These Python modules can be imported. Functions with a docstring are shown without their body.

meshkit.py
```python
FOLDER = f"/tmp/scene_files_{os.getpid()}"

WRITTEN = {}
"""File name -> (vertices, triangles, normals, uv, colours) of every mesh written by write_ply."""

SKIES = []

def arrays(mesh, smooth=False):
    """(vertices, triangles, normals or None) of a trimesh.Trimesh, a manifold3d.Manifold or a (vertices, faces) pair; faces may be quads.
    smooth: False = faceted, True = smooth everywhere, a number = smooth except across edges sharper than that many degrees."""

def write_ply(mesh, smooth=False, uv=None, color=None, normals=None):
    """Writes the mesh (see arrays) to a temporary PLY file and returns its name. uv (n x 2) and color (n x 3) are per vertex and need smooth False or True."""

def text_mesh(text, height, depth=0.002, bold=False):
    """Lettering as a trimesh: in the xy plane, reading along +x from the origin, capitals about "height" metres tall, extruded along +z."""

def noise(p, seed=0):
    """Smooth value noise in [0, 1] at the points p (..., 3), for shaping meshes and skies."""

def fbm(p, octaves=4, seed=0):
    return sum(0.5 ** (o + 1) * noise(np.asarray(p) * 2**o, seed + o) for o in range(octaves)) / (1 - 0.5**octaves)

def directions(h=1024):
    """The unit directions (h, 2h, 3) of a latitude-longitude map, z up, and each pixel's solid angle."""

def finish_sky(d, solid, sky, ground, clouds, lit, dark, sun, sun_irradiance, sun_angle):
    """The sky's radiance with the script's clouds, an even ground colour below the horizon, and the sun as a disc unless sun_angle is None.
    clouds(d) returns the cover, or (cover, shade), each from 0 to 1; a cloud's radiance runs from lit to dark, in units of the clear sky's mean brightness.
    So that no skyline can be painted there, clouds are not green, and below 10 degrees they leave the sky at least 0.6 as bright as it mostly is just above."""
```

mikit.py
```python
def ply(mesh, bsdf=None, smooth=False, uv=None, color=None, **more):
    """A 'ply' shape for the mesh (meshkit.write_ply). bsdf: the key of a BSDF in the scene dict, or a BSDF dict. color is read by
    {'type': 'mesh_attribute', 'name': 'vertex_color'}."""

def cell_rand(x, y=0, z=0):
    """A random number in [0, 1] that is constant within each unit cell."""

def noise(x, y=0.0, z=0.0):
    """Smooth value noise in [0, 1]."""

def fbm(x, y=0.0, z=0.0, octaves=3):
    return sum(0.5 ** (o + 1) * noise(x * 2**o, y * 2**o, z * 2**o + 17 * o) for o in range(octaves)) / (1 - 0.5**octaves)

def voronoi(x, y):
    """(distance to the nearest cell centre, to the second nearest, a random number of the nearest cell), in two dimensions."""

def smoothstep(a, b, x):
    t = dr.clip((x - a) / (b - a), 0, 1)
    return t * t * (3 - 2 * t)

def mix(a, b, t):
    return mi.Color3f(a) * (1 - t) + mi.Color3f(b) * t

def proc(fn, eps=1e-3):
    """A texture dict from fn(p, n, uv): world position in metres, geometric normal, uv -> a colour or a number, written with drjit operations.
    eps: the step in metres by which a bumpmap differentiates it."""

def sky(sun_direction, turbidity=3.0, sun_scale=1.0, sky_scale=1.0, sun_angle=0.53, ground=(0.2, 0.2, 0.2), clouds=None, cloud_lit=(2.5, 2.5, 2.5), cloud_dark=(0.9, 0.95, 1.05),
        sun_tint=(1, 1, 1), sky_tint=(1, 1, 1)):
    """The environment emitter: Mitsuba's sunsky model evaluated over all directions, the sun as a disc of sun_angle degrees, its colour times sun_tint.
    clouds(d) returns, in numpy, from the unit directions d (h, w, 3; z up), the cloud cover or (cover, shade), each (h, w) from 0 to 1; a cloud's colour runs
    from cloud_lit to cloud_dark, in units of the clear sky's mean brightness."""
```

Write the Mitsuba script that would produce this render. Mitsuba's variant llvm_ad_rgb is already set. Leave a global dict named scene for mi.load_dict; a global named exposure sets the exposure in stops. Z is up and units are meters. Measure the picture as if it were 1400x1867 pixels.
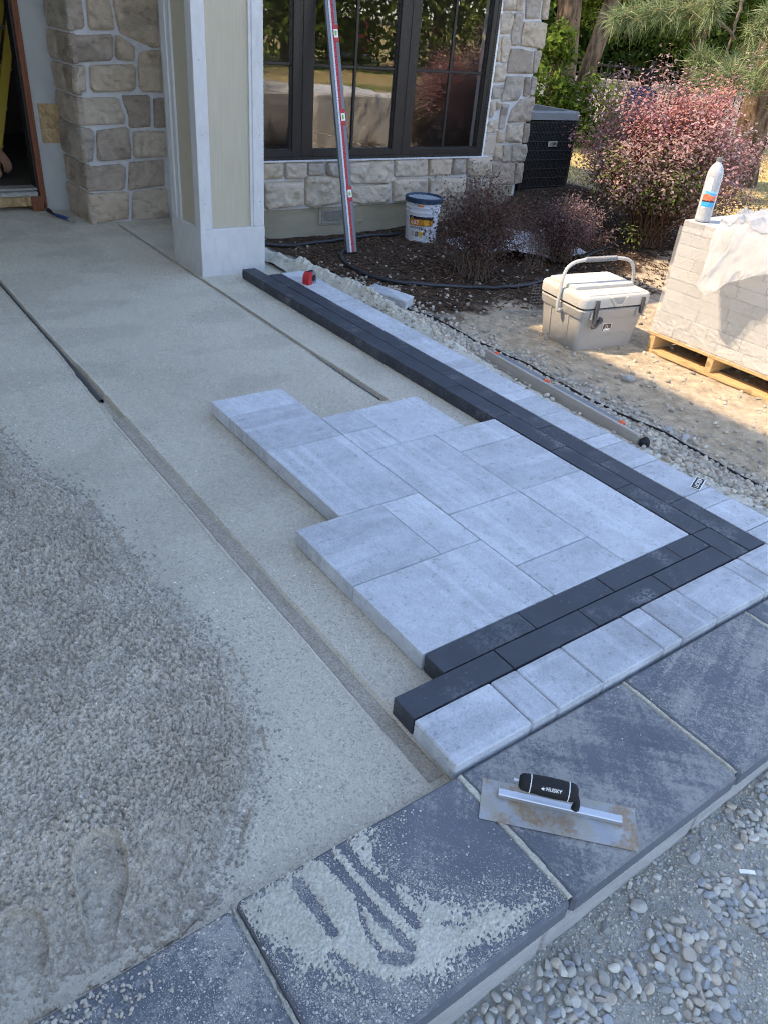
import math, random
import numpy as np, trimesh, mitsuba as mi, drjit as dr
import mikit, meshkit
from scipy.spatial import Delaunay, cKDTree, ConvexHull
from shapely.geometry import Polygon, Point
import shapely
from mikit import proc, noise, fbm, voronoi, cell_rand, smoothstep, mix

T = mi.ScalarTransform4f
scene, labels = {}, {}

# ------------------------------------------------------------------ camera, sky, exposure
scene['camera'] = {'type': 'perspective', 'fov': 53.03, 'fov_axis': 'x', 'near_clip': 0.05, 'far_clip': 600.0,
    'to_world': T().look_at(origin=[0, 0, 1.5], target=[0.52150346, 0.66247746, 1.5 - 0.53773391], up=[0.25872409, 0.47777232, 0.83952097])}
SUN = (-0.575, 0.270, 0.772)
scene['sky'] = mikit.sky(SUN, turbidity=3.0, sun_scale=0.25, sky_scale=1.0, sky_tint=(1.25, 1.0, 0.84), sun_tint=(1.06, 1.0, 0.93), ground=(0.25, 0.22, 0.19))
labels['sky'] = {'label': 'clear blue daytime sky above the yard', 'kind': 'structure'}
exposure = 4.22

# ------------------------------------------------------------------ helpers
rng = np.random.default_rng(7)

def ref(k): return {'type': 'ref', 'id': k}

def lab(key, label, cat=None, group=None, kind=None):
    d = {'label': label}
    if cat: d['category'] = cat
    if group: d['group'] = group
    if kind: d['kind'] = kind
    labels[key] = d

_used = {}
def uniq(key):
    n = _used.get(key, 0); _used[key] = n + 1
    return key if n == 0 else '%s_%03d' % (key, n)

def put(key, mesh, bsdf, smooth=False, **kw):
    k = uniq(key)
    scene[k] = mikit.ply(mesh, bsdf, smooth=smooth, **kw)
    return k

def srgb(*c):
    c = np.array(c, float) / 255.0
    return [float(x) for x in np.where(c < 0.04045, c / 12.92, ((c + 0.055) / 1.055) ** 2.4)]

def mat(key, color, rough=0.7, spec=0.4, metallic=0.0, two=True, **kw):
    b = {'type': 'principled', 'base_color': color if isinstance(color, dict) else {'type': 'rgb', 'value': list(color)},
         'roughness': rough, 'specular': spec, 'metallic': metallic, **kw}
    scene[key] = {'type': 'twosided', 'bsdf': b} if two else b

def pmat(key, fn, rough=0.8, spec=0.3, bump=None, bscale=1.0, eps=1e-3, metallic=0.0):
    b = {'type': 'principled', 'base_color': proc(fn), 'roughness': rough if not callable(rough) else proc(rough), 'specular': spec, 'metallic': metallic}
    if bump is not None:
        b = {'type': 'bumpmap', 'arbitrary': proc(bump, eps), 'scale': bscale, 'bsdf': b}
    scene[key] = {'type': 'twosided', 'bsdf': b}

def cat(ms):
    vs, fs, n = [], [], 0
    for v, f in ms:
        vs.append(np.asarray(v, float)); fs.append(np.asarray(f, int) + n); n += len(v)
    return np.vstack(vs), np.vstack(fs)

def hull(pts):
    h = ConvexHull(pts)
    v = np.asarray(pts, float)[h.vertices]
    m = np.zeros(len(pts), int); m[h.vertices] = np.arange(len(h.vertices))
    f = m[h.simplices]
    c = v.mean(0)
    a, b, d = v[f[:, 0]], v[f[:, 1]], v[f[:, 2]]
    flip = np.einsum('ij,ij->i', np.cross(b - a, d - a), a - c) < 0
    f[flip] = f[flip][:, ::-1]
    return v, f

def box(x0, x1, y0, y1, z0, z1, c=0.0):
    """box, its edges chamfered by c"""
    lo, hi = np.array([x0, y0, z0], float), np.array([x1, y1, z1], float)
    if c <= 0:
        pts = [[x, y, z] for x in (x0, x1) for y in (y0, y1) for z in (z0, z1)]
        f = np.array([[0, 1, 3], [0, 3, 2], [4, 6, 7], [4, 7, 5], [0, 4, 5], [0, 5, 1], [2, 3, 7], [2, 7, 6], [0, 2, 6], [0, 6, 4], [1, 5, 7], [1, 7, 3]])
        return np.array(pts, float), f
    pts = []
    for k in range(3):
        for s in np.ndindex(2, 2, 2):
            p = np.where(np.array(s) == 1, hi - c, lo + c)
            p[k] = hi[k] if s[k] else lo[k]
            pts.append(p)
    return hull(np.array(pts))

def xf(m, M):
    v = np.asarray(m[0]); M = np.asarray(M, float)
    return v @ M[:3, :3].T + M[:3, 3], m[1]

def rotz(a, t=(0, 0, 0)):
    M = np.eye(4); c, s = math.cos(a), math.sin(a)
    M[:2, :2] = [[c, -s], [s, c]]; M[:3, 3] = t
    return M

def frame(o, x, y):
    """matrix with origin o, x axis x, y axis ~ y"""
    x = np.array(x, float) / np.linalg.norm(x); z = np.cross(x, y); z /= np.linalg.norm(z)
    M = np.eye(4); M[:3, 0], M[:3, 1], M[:3, 2], M[:3, 3] = x, np.cross(z, x), z, o
    return M

def tube(p, r, sides=8, cap=True):
    p = np.asarray(p, float); n = len(p)
    t = np.gradient(p, axis=0); t /= np.linalg.norm(t, axis=1, keepdims=True) + 1e-12
    a = np.cross(t[0], [0, 0, 1.0] if abs(t[0, 2]) < 0.9 else [1.0, 0, 0]); a /= np.linalg.norm(a)
    A = []
    for i in range(n):
        a = a - t[i] * (a @ t[i]); a /= np.linalg.norm(a); A.append(a)
    A = np.array(A); B = np.cross(t, A)
    r = np.broadcast_to(np.asarray(r, float), (n,))
    ang = np.arange(sides) * 2 * np.pi / sides
    v = p[:, None] + r[:, None, None] * (np.cos(ang)[None, :, None] * A[:, None] + np.sin(ang)[None, :, None] * B[:, None])
    i, j = np.meshgrid(np.arange(n - 1), np.arange(sides), indexing='ij')
    q = np.stack([i * sides + j, i * sides + (j + 1) % sides, (i + 1) * sides + (j + 1) % sides, (i + 1) * sides + j], -1).reshape(-1, 4)
    v = v.reshape(-1, 3); f = np.vstack([q[:, [0, 1, 2]], q[:, [0, 2, 3]]])
    if cap:
        k = len(v); v = np.vstack([v, p[0], p[-1]])
        j = np.arange(sides); e = (n - 1) * sides
        f = np.vstack([f, np.stack([(j + 1) % sides, j, j * 0 + k], 1), np.stack([e + j, e + (j + 1) % sides, j * 0 + k + 1], 1)])
    return v, f

def lathe(prof, n=32):
    prof = np.asarray(prof, float); m = len(prof)
    a = np.arange(n) * 2 * np.pi / n
    v = np.stack([prof[:, None, 0] * np.cos(a), prof[:, None, 0] * np.sin(a), np.broadcast_to(prof[:, None, 1], (m, n))], -1).reshape(-1, 3)
    i, j = np.meshgrid(np.arange(m - 1), np.arange(n), indexing='ij')
    q = np.stack([i * n + j, i * n + (j + 1) % n, (i + 1) * n + (j + 1) % n, (i + 1) * n + j], -1).reshape(-1, 4)
    return v, np.vstack([q[:, [0, 1, 2]], q[:, [0, 2, 3]]])

def grid(xs, ys, z):
    """heightfield mesh on the lines xs, ys with z[(len(ys), len(xs))]"""
    X, Y = np.meshgrid(xs, ys)
    v = np.stack([X, Y, z], -1).reshape(-1, 3)
    i, j = np.meshgrid(np.arange(len(ys) - 1), np.arange(len(xs) - 1), indexing='ij')
    n = len(xs); a = (i * n + j).ravel()
    return v, np.vstack([np.stack([a, a + 1, a + n + 1], 1), np.stack([a, a + n + 1, a + n], 1)])

def cull(m, keep):
    """drops the faces whose vertices are not all kept, and unused vertices"""
    v, f = m; f = f[keep[f].all(1)]
    u, inv = np.unique(f, return_inverse=True)
    return v[u], inv.reshape(f.shape)

def nz(x, y, s, o=3, seed=0):
    x, y = np.broadcast_arrays(np.asarray(x, float), np.asarray(y, float))
    return meshkit.fbm(np.stack([x * s, y * s, x * 0 + 3.7], -1), o, seed)

def sstep(a, b, x):
    t = np.clip((x - a) / (b - a), 0, 1); return t * t * (3 - 2 * t)

ICO = {k: (lambda m: (np.array(m.vertices), np.array(m.faces)))(trimesh.creation.icosphere(subdivisions=k)) for k in (0, 1, 2, 3)}

def pebble(sub, r, seed, flat=0.6, ang=0.0):
    v, f = ICO[sub]
    g = np.random.default_rng(seed)
    s = np.array([1.0, g.uniform(0.6, 0.95), g.uniform(flat * 0.75, flat * 1.1)])
    w = v * (1 + 0.28 * (meshkit.fbm(v * 1.1 + g.uniform(0, 50, 3), 2) - 0.5)[:, None] * 2)
    for k in range(int(ang)):
        d = g.normal(size=3); d /= np.linalg.norm(d); h = g.uniform(0.55, 0.8)
        over = np.maximum(w @ d - h, 0); w = w - over[:, None] * d
    w = w * s * r
    q = trimesh.transformations.random_rotation_matrix(g.random(3))[:3, :3]
    tilt = trimesh.transformations.euler_matrix(g.normal() * 0.25, g.normal() * 0.25, g.uniform(0, 6.3))[:3, :3]
    return w @ tilt.T, f

def scatter(protos, pos, scale, rz, tint=None):
    """many small copies of a few meshes as one mesh; tint per copy -> vertex colours"""
    vs, fs, cs, n = [], [], [], 0
    for i, (p, s, a) in enumerate(zip(pos, scale, rz)):
        v, f = protos[i % len(protos)]
        c, d = math.cos(a), math.sin(a)
        w = v * s
        vs.append(np.stack([w[:, 0] * c - w[:, 1] * d, w[:, 0] * d + w[:, 1] * c, w[:, 2]], 1) + p)
        fs.append(f + n); n += len(v)
        if tint is not None: cs.append(np.broadcast_to(tint[i], (len(v), 3)))
    m = (np.vstack(vs), np.vstack(fs))
    return (m, np.vstack(cs)) if tint is not None else m

def inpoly(poly, x, y):
    return shapely.contains_xy(Polygon(poly), x, y)

VC = {'type': 'mesh_attribute', 'name': 'vertex_color'}
# ------------------------------------------------------------------ materials
C3 = mi.Color3f

def f_light(k, tone, amp):
    def fn(p, n, uv):
        m = fbm(p.x * 5 + k * 7.3, p.y * 9 + k, p.z * 6, 4)
        g = noise(p.x * 260, p.y * 260, p.z * 260)
        s = smoothstep(0.80, 0.92, noise(p.x * 95 + k, p.y * 95, p.z * 95))
        sx_, sy_ = (34, 2.2) if k % 2 == 0 else (2.6, 30)
        w = smoothstep(0.50, 0.80, fbm(p.x * sx_ + 5 + k, p.y * sy_ + k * 3, p.z * 3, 3))
        s2 = smoothstep(0.89, 0.95, noise(p.x * 62 + k * 5, p.y * 62, p.z * 62))
        e = fbm(p.x * 40 + k, p.y * 40, p.z * 40, 3)
        t = tone * (0.86 + amp * (m - 0.5) + 0.22 * (g - 0.5) + 0.22 * (e - 0.5) - 0.20 * s - 0.25 * s2 + 0.14 * w)
        return C3(t * 0.96, t * 1.0, t * 1.06)
    return fn
for k, (tone, amp) in enumerate([(0.55, 0.24), (0.51, 0.28), (0.585, 0.22), (0.52, 0.60), (0.475, 0.70)]):
    pmat('m_light%d' % k, f_light(k, tone, amp), 0.75, 0.3, bump=lambda p, n, uv: noise(p.x * 300, p.y * 300, p.z * 300) * 0.5 + noise(p.x * 120, p.y * 120, p.z * 120), bscale=0.0006, eps=0.0008)

def f_dark(k):
    def fn(p, n, uv):
        m = fbm(p.x * 16 + k * 5, p.y * 16, p.z * 16, 4)
        d = smoothstep(0.52, 0.78, fbm(p.x * 9 + k * 11, p.y * 9 + 3, p.z * 9, 4)) * smoothstep(0.25, 0.75, noise(p.x * 190, p.y * 190, p.z * 190))
        s = smoothstep(0.86, 0.95, noise(p.x * 140, p.y * 140 + k, p.z * 140))
        return mix((0.027, 0.032, 0.043), (0.054, 0.061, 0.078), m) + C3(0.17, 0.17, 0.172) * d * (0.75 if k else 0.45) + C3(0.16, 0.16, 0.16) * s * 0.5
    return fn
for k in range(3):
    pmat('m_dark%d' % k, f_dark(k), 0.6, 0.45, bump=lambda p, n, uv: noise(p.x * 330, p.y * 330, p.z * 330) + noise(p.x * 130, p.y * 130, p.z * 130), bscale=0.0007, eps=0.0008)

# step slabs: dark blue-grey concrete with trodden and brushed sand dust (grainy, in sweeps)
def f_slab(dust, ang):
    ca, sa = math.cos(ang), math.sin(ang)
    def fn(p, n, uv):
        m = fbm(p.x * 7, p.y * 7, p.z * 7, 4)
        u, v = p.x * ca + p.y * sa, -p.x * sa + p.y * ca
        patch = fbm(p.x * 6 + ang * 3, p.y * 6, 0.3, 4)
        cu = u + 0.25 * v * v * 4
        sweep = patch * 0.55 + 0.25 * fbm(cu * 5, v * 70 + cu * 6, 0.3, 3) + 0.20 * fbm(u * 60 + v * 9, v * 6 + 3, 0.7, 3)
        gr = noise(p.x * 420, p.y * 420, p.z * 420) * 0.6 + noise(p.x * 160, p.y * 160, p.z * 160) * 0.4
        d = smoothstep(0.36, 0.95, (sweep - 0.5) * 2.2 + 0.44 + (gr - 0.5) * 0.75 + dust)
        sp = smoothstep(0.87, 0.93, noise(p.x * 210, p.y * 210, p.z * 210 + 9))
        base = mix((0.088, 0.097, 0.115), (0.138, 0.148, 0.170), m)
        top = smoothstep(0.5, 0.9, n.z)
        return base * (1 - 0.62 * d * top) + C3(0.40, 0.385, 0.345) * (0.62 * d * top) + C3(0.20, 0.20, 0.19) * sp * top * (0.25 + d)
    return fn
pmat('m_slab0', f_slab(0.24, 0.6), 0.7, 0.35)
pmat('m_slab1', f_slab(0.06, 2.2), 0.7, 0.35)
pmat('m_slab2', f_slab(0.23, 2.4), 0.7, 0.35)
pmat('m_slab3', f_slab(0.24, 0.4), 0.7, 0.35)
def f_block(p, n, uv):
    m = fbm(p.x * 10, p.y * 10, p.z * 26, 4); g = noise(p.x * 240, p.y * 240, p.z * 240)
    t = 0.30 + 0.18 * (m - 0.5) + 0.08 * (g - 0.5)
    return C3(t * 1.02, t, t * 0.97)
pmat('m_block', f_block, 0.85, 0.2, bump=lambda p, n, uv: fbm(p.x * 90, p.y * 90, p.z * 90, 3), bscale=0.003)

def f_sand(p, n, uv):
    m = fbm(p.x * 2.2, p.y * 2.2, p.z * 2, 4)
    st = fbm(p.x * 9, p.y * 2.0 + 4, 1.0, 3)
    g = noise(p.x * 330, p.y * 330, p.z * 330)
    g2 = noise(p.x * 120, p.y * 120, p.z * 120)
    dk = smoothstep(0.68, 0.88, noise(p.x * 230 + 3, p.y * 230, p.z * 230))
    wh = smoothstep(0.90, 0.96, noise(p.x * 150 + 9, p.y * 150 + 2, p.z * 150))
    damp = smoothstep(0.48, 0.66, fbm(p.x * 3.1 + 8, p.y * 4.4, 2.0, 4))
    st2 = fbm(p.x * 26, p.y * 1.1 + 9, 2.0, 3)
    c = mix((0.415, 0.382, 0.308), (0.555, 0.515, 0.425), m * 0.55 + st * 0.25 + st2 * 0.2)
    c = c * (0.74 + 0.32 * g + 0.20 * g2)
    c = c * (1 - 0.30 * dk) * (1 - 0.10 * damp) + C3(0.30, 0.29, 0.27) * wh
    return c
pmat('m_sand', f_sand, 0.9, 0.15, bump=lambda p, n, uv: noise(p.x * 260, p.y * 260, p.z * 260) + 1.0 * noise(p.x * 130, p.y * 130, p.z * 130), bscale=0.0011, eps=0.0010)
def f_pile(p, n, uv):
    m = fbm(p.x * 6, p.y * 6, p.z * 6, 4)
    g = noise(p.x * 300, p.y * 300, p.z * 300); g2 = noise(p.x * 90, p.y * 90, p.z * 90)
    wh = smoothstep(0.88, 0.95, noise(p.x * 160 + 9, p.y * 160 + 2, p.z * 160))
    c = mix((0.30, 0.265, 0.215), (0.455, 0.41, 0.34), m) * (0.48 + 0.54 * g + 0.50 * g2)
    return c + C3(0.26, 0.25, 0.23) * wh
pmat('m_pile', f_pile, 0.95, 0.1, bump=lambda p, n, uv: noise(p.x * 280, p.y * 280, p.z * 280) + 1.2 * noise(p.x * 140, p.y * 140, p.z * 140), bscale=0.002, eps=0.0012)
def f_groove(p, n, uv):
    m = fbm(p.x * 40, p.y * 12, p.z * 40, 3); g = noise(p.x * 260, p.y * 260, p.z * 260)
    return mix((0.29, 0.255, 0.205), (0.39, 0.35, 0.29), m) * (0.70 + 0.55 * g)
pmat('m_groove', f_groove, 0.95, 0.1, bump=lambda p, n, uv: noise(p.x * 200, p.y * 200, p.z * 200), bscale=0.002)
def f_sanddust(p, n, uv):
    m = fbm(p.x * 8, p.y * 8, 0, 3); g = noise(p.x * 330, p.y * 330, p.z * 330); g2 = noise(p.x * 150, p.y * 150, p.z * 150)
    wh = smoothstep(0.85, 0.93, noise(p.x * 190 + 9, p.y * 190 + 2, p.z * 190))
    return mix((0.42, 0.40, 0.33), (0.56, 0.535, 0.455), m) * (0.62 + 0.42 * g + 0.28 * g2) + C3(0.3, 0.29, 0.27) * wh
pmat('m_sanddust', f_sanddust, 0.95, 0.1, bump=lambda p, n, uv: noise(p.x * 260, p.y * 260, p.z * 260), bscale=0.002, eps=0.001)

# the wide ground: grit, tan dirt, mulch soil, dry lawn, pale road
def f_ground(p, n, uv):
    w = fbm(p.x * 1.1, p.y * 1.1, 0.0, 4) - 0.5
    w2 = fbm(p.x * 7, p.y * 7, 3.0, 3) - 0.5
    g = noise(p.x * 240, p.y * 240, p.z * 100); g2 = noise(p.x * 70, p.y * 70, p.z * 50); g3 = fbm(p.x * 22, p.y * 22, 5.0, 3)
    grain = 0.62 + 0.34 * g + 0.26 * g2 + 0.3 * (g3 - 0.5)
    dirt = mix((0.31, 0.25, 0.175), (0.47, 0.39, 0.28), g3) * grain
    grit = mix((0.30, 0.29, 0.25), (0.42, 0.405, 0.355), fbm(p.x * 5, p.y * 5, 1.0, 3)) * grain
    mulch = mix((0.030, 0.021, 0.015), (0.085, 0.058, 0.040), g3) * (0.6 + 0.8 * g2)
    lawn = mix((0.40, 0.31, 0.14), (0.56, 0.45, 0.22), fbm(p.x * 3, p.y * 3, 2.0, 4)) * (0.55 + 0.5 * g2 + 0.4 * (g3 - 0.5))
    green = smoothstep(0.60, 0.68, fbm(p.x * 0.5 + 2, p.y * 0.5, 0.0, 3))
    lawn = mix(lawn, C3(0.10, 0.15, 0.04), green * smoothstep(9.0, 12.0, p.x + p.y * 0.3))
    road = mix((0.50, 0.48, 0.43), (0.62, 0.60, 0.55), g3)
    c = mix(dirt, grit, smoothstep(0.15, -0.15, p.y - 0.9 + w * 0.8 + w2 * 0.3))
    c = mix(c, mix((0.50, 0.485, 0.45), (0.60, 0.585, 0.55), g3), smoothstep(-0.85, -0.95, p.y) * smoothstep(6.2, 6.0, p.x))
    c = mix(c, grit, smoothstep(0.12, -0.12, p.x - 3.22 + w2 * 0.25))
    inb = smoothstep(-0.12, 0.12, p.y - 3.75 + w * 1.2 + w2 * 0.4 - 0.35 * smoothstep(3.0, 5.0, p.x)) * smoothstep(0.12, -0.12, p.x + 0.28 * p.y - 8.7 + w * 0.8) * smoothstep(-0.08, 0.08, p.x - 2.92 + w2 * 0.4) * smoothstep(0.2, -0.2, p.y - 6.75 + w)
    c = mix(c, mulch, inb)
    lw = dr.maximum(smoothstep(-0.3, 0.3, p.x + 0.28 * p.y - 8.9 + w * 0.8), smoothstep(-0.2, 0.2, p.y - 6.8 + w))
    c = mix(c, lawn, lw)
    far = smoothstep(23.0, 25.0, p.x * 0.76 + p.y * 0.65)
    return mix(c, road, far)
pmat('m_ground', f_ground, 0.95, 0.1, bump=lambda p, n, uv: noise(p.x * 170, p.y * 170, p.z * 90) + 1.2 * noise(p.x * 70, p.y * 70, p.z * 48), bscale=0.004, eps=0.0015)

scene['m_pebble'] = {'type': 'twosided', 'bsdf': {'type': 'principled', 'base_color': VC, 'roughness': 0.75, 'specular': 0.25}}
scene['m_chip'] = {'type': 'twosided', 'bsdf': {'type': 'principled', 'base_color': VC, 'roughness': 0.9, 'specular': 0.1}}
scene['m_leaf'] = {'type': 'principledthin', 'base_color': VC, 'roughness': 0.55, 'diff_trans': 0.7, 'spec_trans': 0.0}
scene['m_needle'] = {'type': 'principledthin', 'base_color': VC, 'roughness': 0.5, 'diff_trans': 0.5, 'spec_trans': 0.0}

# wall stone in five tones
STONE = [((0.44, 0.355, 0.26), (0.60, 0.50, 0.385)), ((0.35, 0.285, 0.225), (0.50, 0.42, 0.345)), ((0.27, 0.22, 0.175), (0.42, 0.35, 0.285)), ((0.45, 0.38, 0.295), (0.61, 0.53, 0.43)), ((0.34, 0.295, 0.245), (0.48, 0.425, 0.36))]
def f_stone(k):
    a, b = STONE[k]
    def fn(p, n, uv):
        m = fbm(p.x * 9 + k * 3, p.y * 9, p.z * 13, 4); v = fbm(p.x * 26 + m * 3, p.y * 26, p.z * 20 + k, 4)
        d = smoothstep(0.60, 0.72, fbm(p.x * 17, p.y * 17 + k, p.z * 30, 4))
        g = noise(p.x * 200, p.y * 200, p.z * 200)
        c = mix(a, b, m * 0.5 + v * 0.5) * (0.84 + 0.3 * g)
        blot = smoothstep(0.56, 0.70, fbm(p.x * 6 + k, p.y * 6, p.z * 8 + 5, 4))
        return c * (1 - 0.22 * d) * (1 - 0.24 * blot)
    return fn
for k in range(5):
    pmat('m_stone%d' % k, f_stone(k), 0.9, 0.15, bump=lambda p, n, uv: fbm(p.x * 45, p.y * 45, p.z * 34, 4), bscale=0.022, eps=0.0015)
pmat('m_mortar', lambda p, n, uv: mix((0.50, 0.50, 0.51), (0.66, 0.66, 0.67), fbm(p.x * 30, p.y * 30, p.z * 30, 3)), 0.9, 0.1, bump=lambda p, n, uv: fbm(p.x * 120, p.y * 120, p.z * 120, 3), bscale=0.003)
def f_found(p, n, uv):
    m = fbm(p.x * 3, p.y * 3, p.z * 9, 4); g = noise(p.x * 160, p.y * 160, p.z * 160)
    return mix((0.25, 0.22, 0.155), (0.36, 0.325, 0.245), m) * (0.86 + 0.24 * g)
pmat('m_foundation', f_found, 0.9, 0.15, bump=lambda p, n, uv: fbm(p.x * 70, p.y * 70, p.z * 70, 3), bscale=0.003)
def f_trim(p, n, uv):
    m = fbm(p.x * 5, p.y * 5, p.z * 5, 4); s = fbm(p.x * 40, p.y * 40, p.z * 12, 3); g = noise(p.x * 120, p.y * 120, p.z * 120)
    t = 0.55 + 0.10 * (m - 0.5) + 0.10 * (s - 0.5) + 0.04 * (g - 0.5)
    return C3(t, t * 1.0, t * 1.0)
pmat('m_trim', f_trim, 0.6, 0.3)
def f_panel(p, n, uv):
    wv = fbm(p.x * 9, p.y * 9, p.z * 1.2, 3)
    gr = fbm(p.x * 150 + wv * 6, p.y * 150 + wv * 6, p.z * 5, 3); m = fbm(p.x * 5, p.y * 5, p.z * 3, 3)
    return mix((0.385, 0.345, 0.26), (0.50, 0.455, 0.355), 0.65 * gr + 0.35 * m)
pmat('m_panel', f_panel, 0.65, 0.3, bump=lambda p, n, uv: fbm(p.x * 150, p.y * 150, p.z * 5, 3), bscale=0.0016)
pmat('m_board', lambda p, n, uv: mix((0.36, 0.365, 0.35), (0.45, 0.455, 0.44), fbm(p.x * 12, p.y * 12, p.z * 4, 4)), 0.75, 0.2, bump=lambda p, n, uv: fbm(p.x * 60, p.y * 60, p.z * 20, 3), bscale=0.002)
def f_osb(p, n, uv):
    a = voronoi(p.x * 45 + p.z * 9, p.z * 26)
    return mix((0.30, 0.20, 0.10), (0.50, 0.36, 0.20), a[2]) * (0.75 + 0.35 * fbm(p.x * 90, p.z * 60, 0, 2))
pmat('m_osb', f_osb, 0.85, 0.15)
mat('m_bronze', (0.022, 0.019, 0.018), 0.4, 0.5)
mat('m_black', (0.012, 0.012, 0.013), 0.55, 0.4)
pmat('m_redwood', lambda p, n, uv: mix((0.13, 0.045, 0.022), (0.24, 0.09, 0.045), fbm(p.x * 60, p.y * 60, p.z * 4, 3)), 0.6, 0.3)
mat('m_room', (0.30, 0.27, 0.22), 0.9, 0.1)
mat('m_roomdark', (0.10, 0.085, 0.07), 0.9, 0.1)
mat('m_roof', (0.10, 0.095, 0.09), 0.9, 0.1)
mat('m_siding', (0.52, 0.48, 0.38), 0.8, 0.2)
scene['m_glass'] = {'type': 'thindielectric', 'int_ior': 1.85}
mat('m_alu', (0.55, 0.56, 0.58), 0.38, 0.5, metallic=0.85)
mat('m_levelgrey', (0.16, 0.17, 0.19), 0.45, 0.5)
mat('m_levellight', (0.60, 0.62, 0.65), 0.35, 0.5)
mat('m_red', (0.42, 0.025, 0.03), 0.45, 0.5)
mat('m_white', (0.78, 0.78, 0.76), 0.5, 0.4)
mat('m_print', (0.02, 0.05, 0.03), 0.6, 0.3)
mat('m_vial', (0.20, 0.60, 0.10), 0.2, 0.5)
mat('m_orangered', (0.70, 0.10, 0.03), 0.45, 0.4)
mat('m_rubber', (0.016, 0.016, 0.018), 0.7, 0.3)
mat('m_hose', (0.030, 0.032, 0.038), 0.42, 0.5)
pmat('m_galv', lambda p, n, uv: mix((0.20, 0.19, 0.17), (0.38, 0.37, 0.35), fbm(p.x * 60, p.y * 60, p.z * 60, 3)), 0.45, 0.4)
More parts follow.
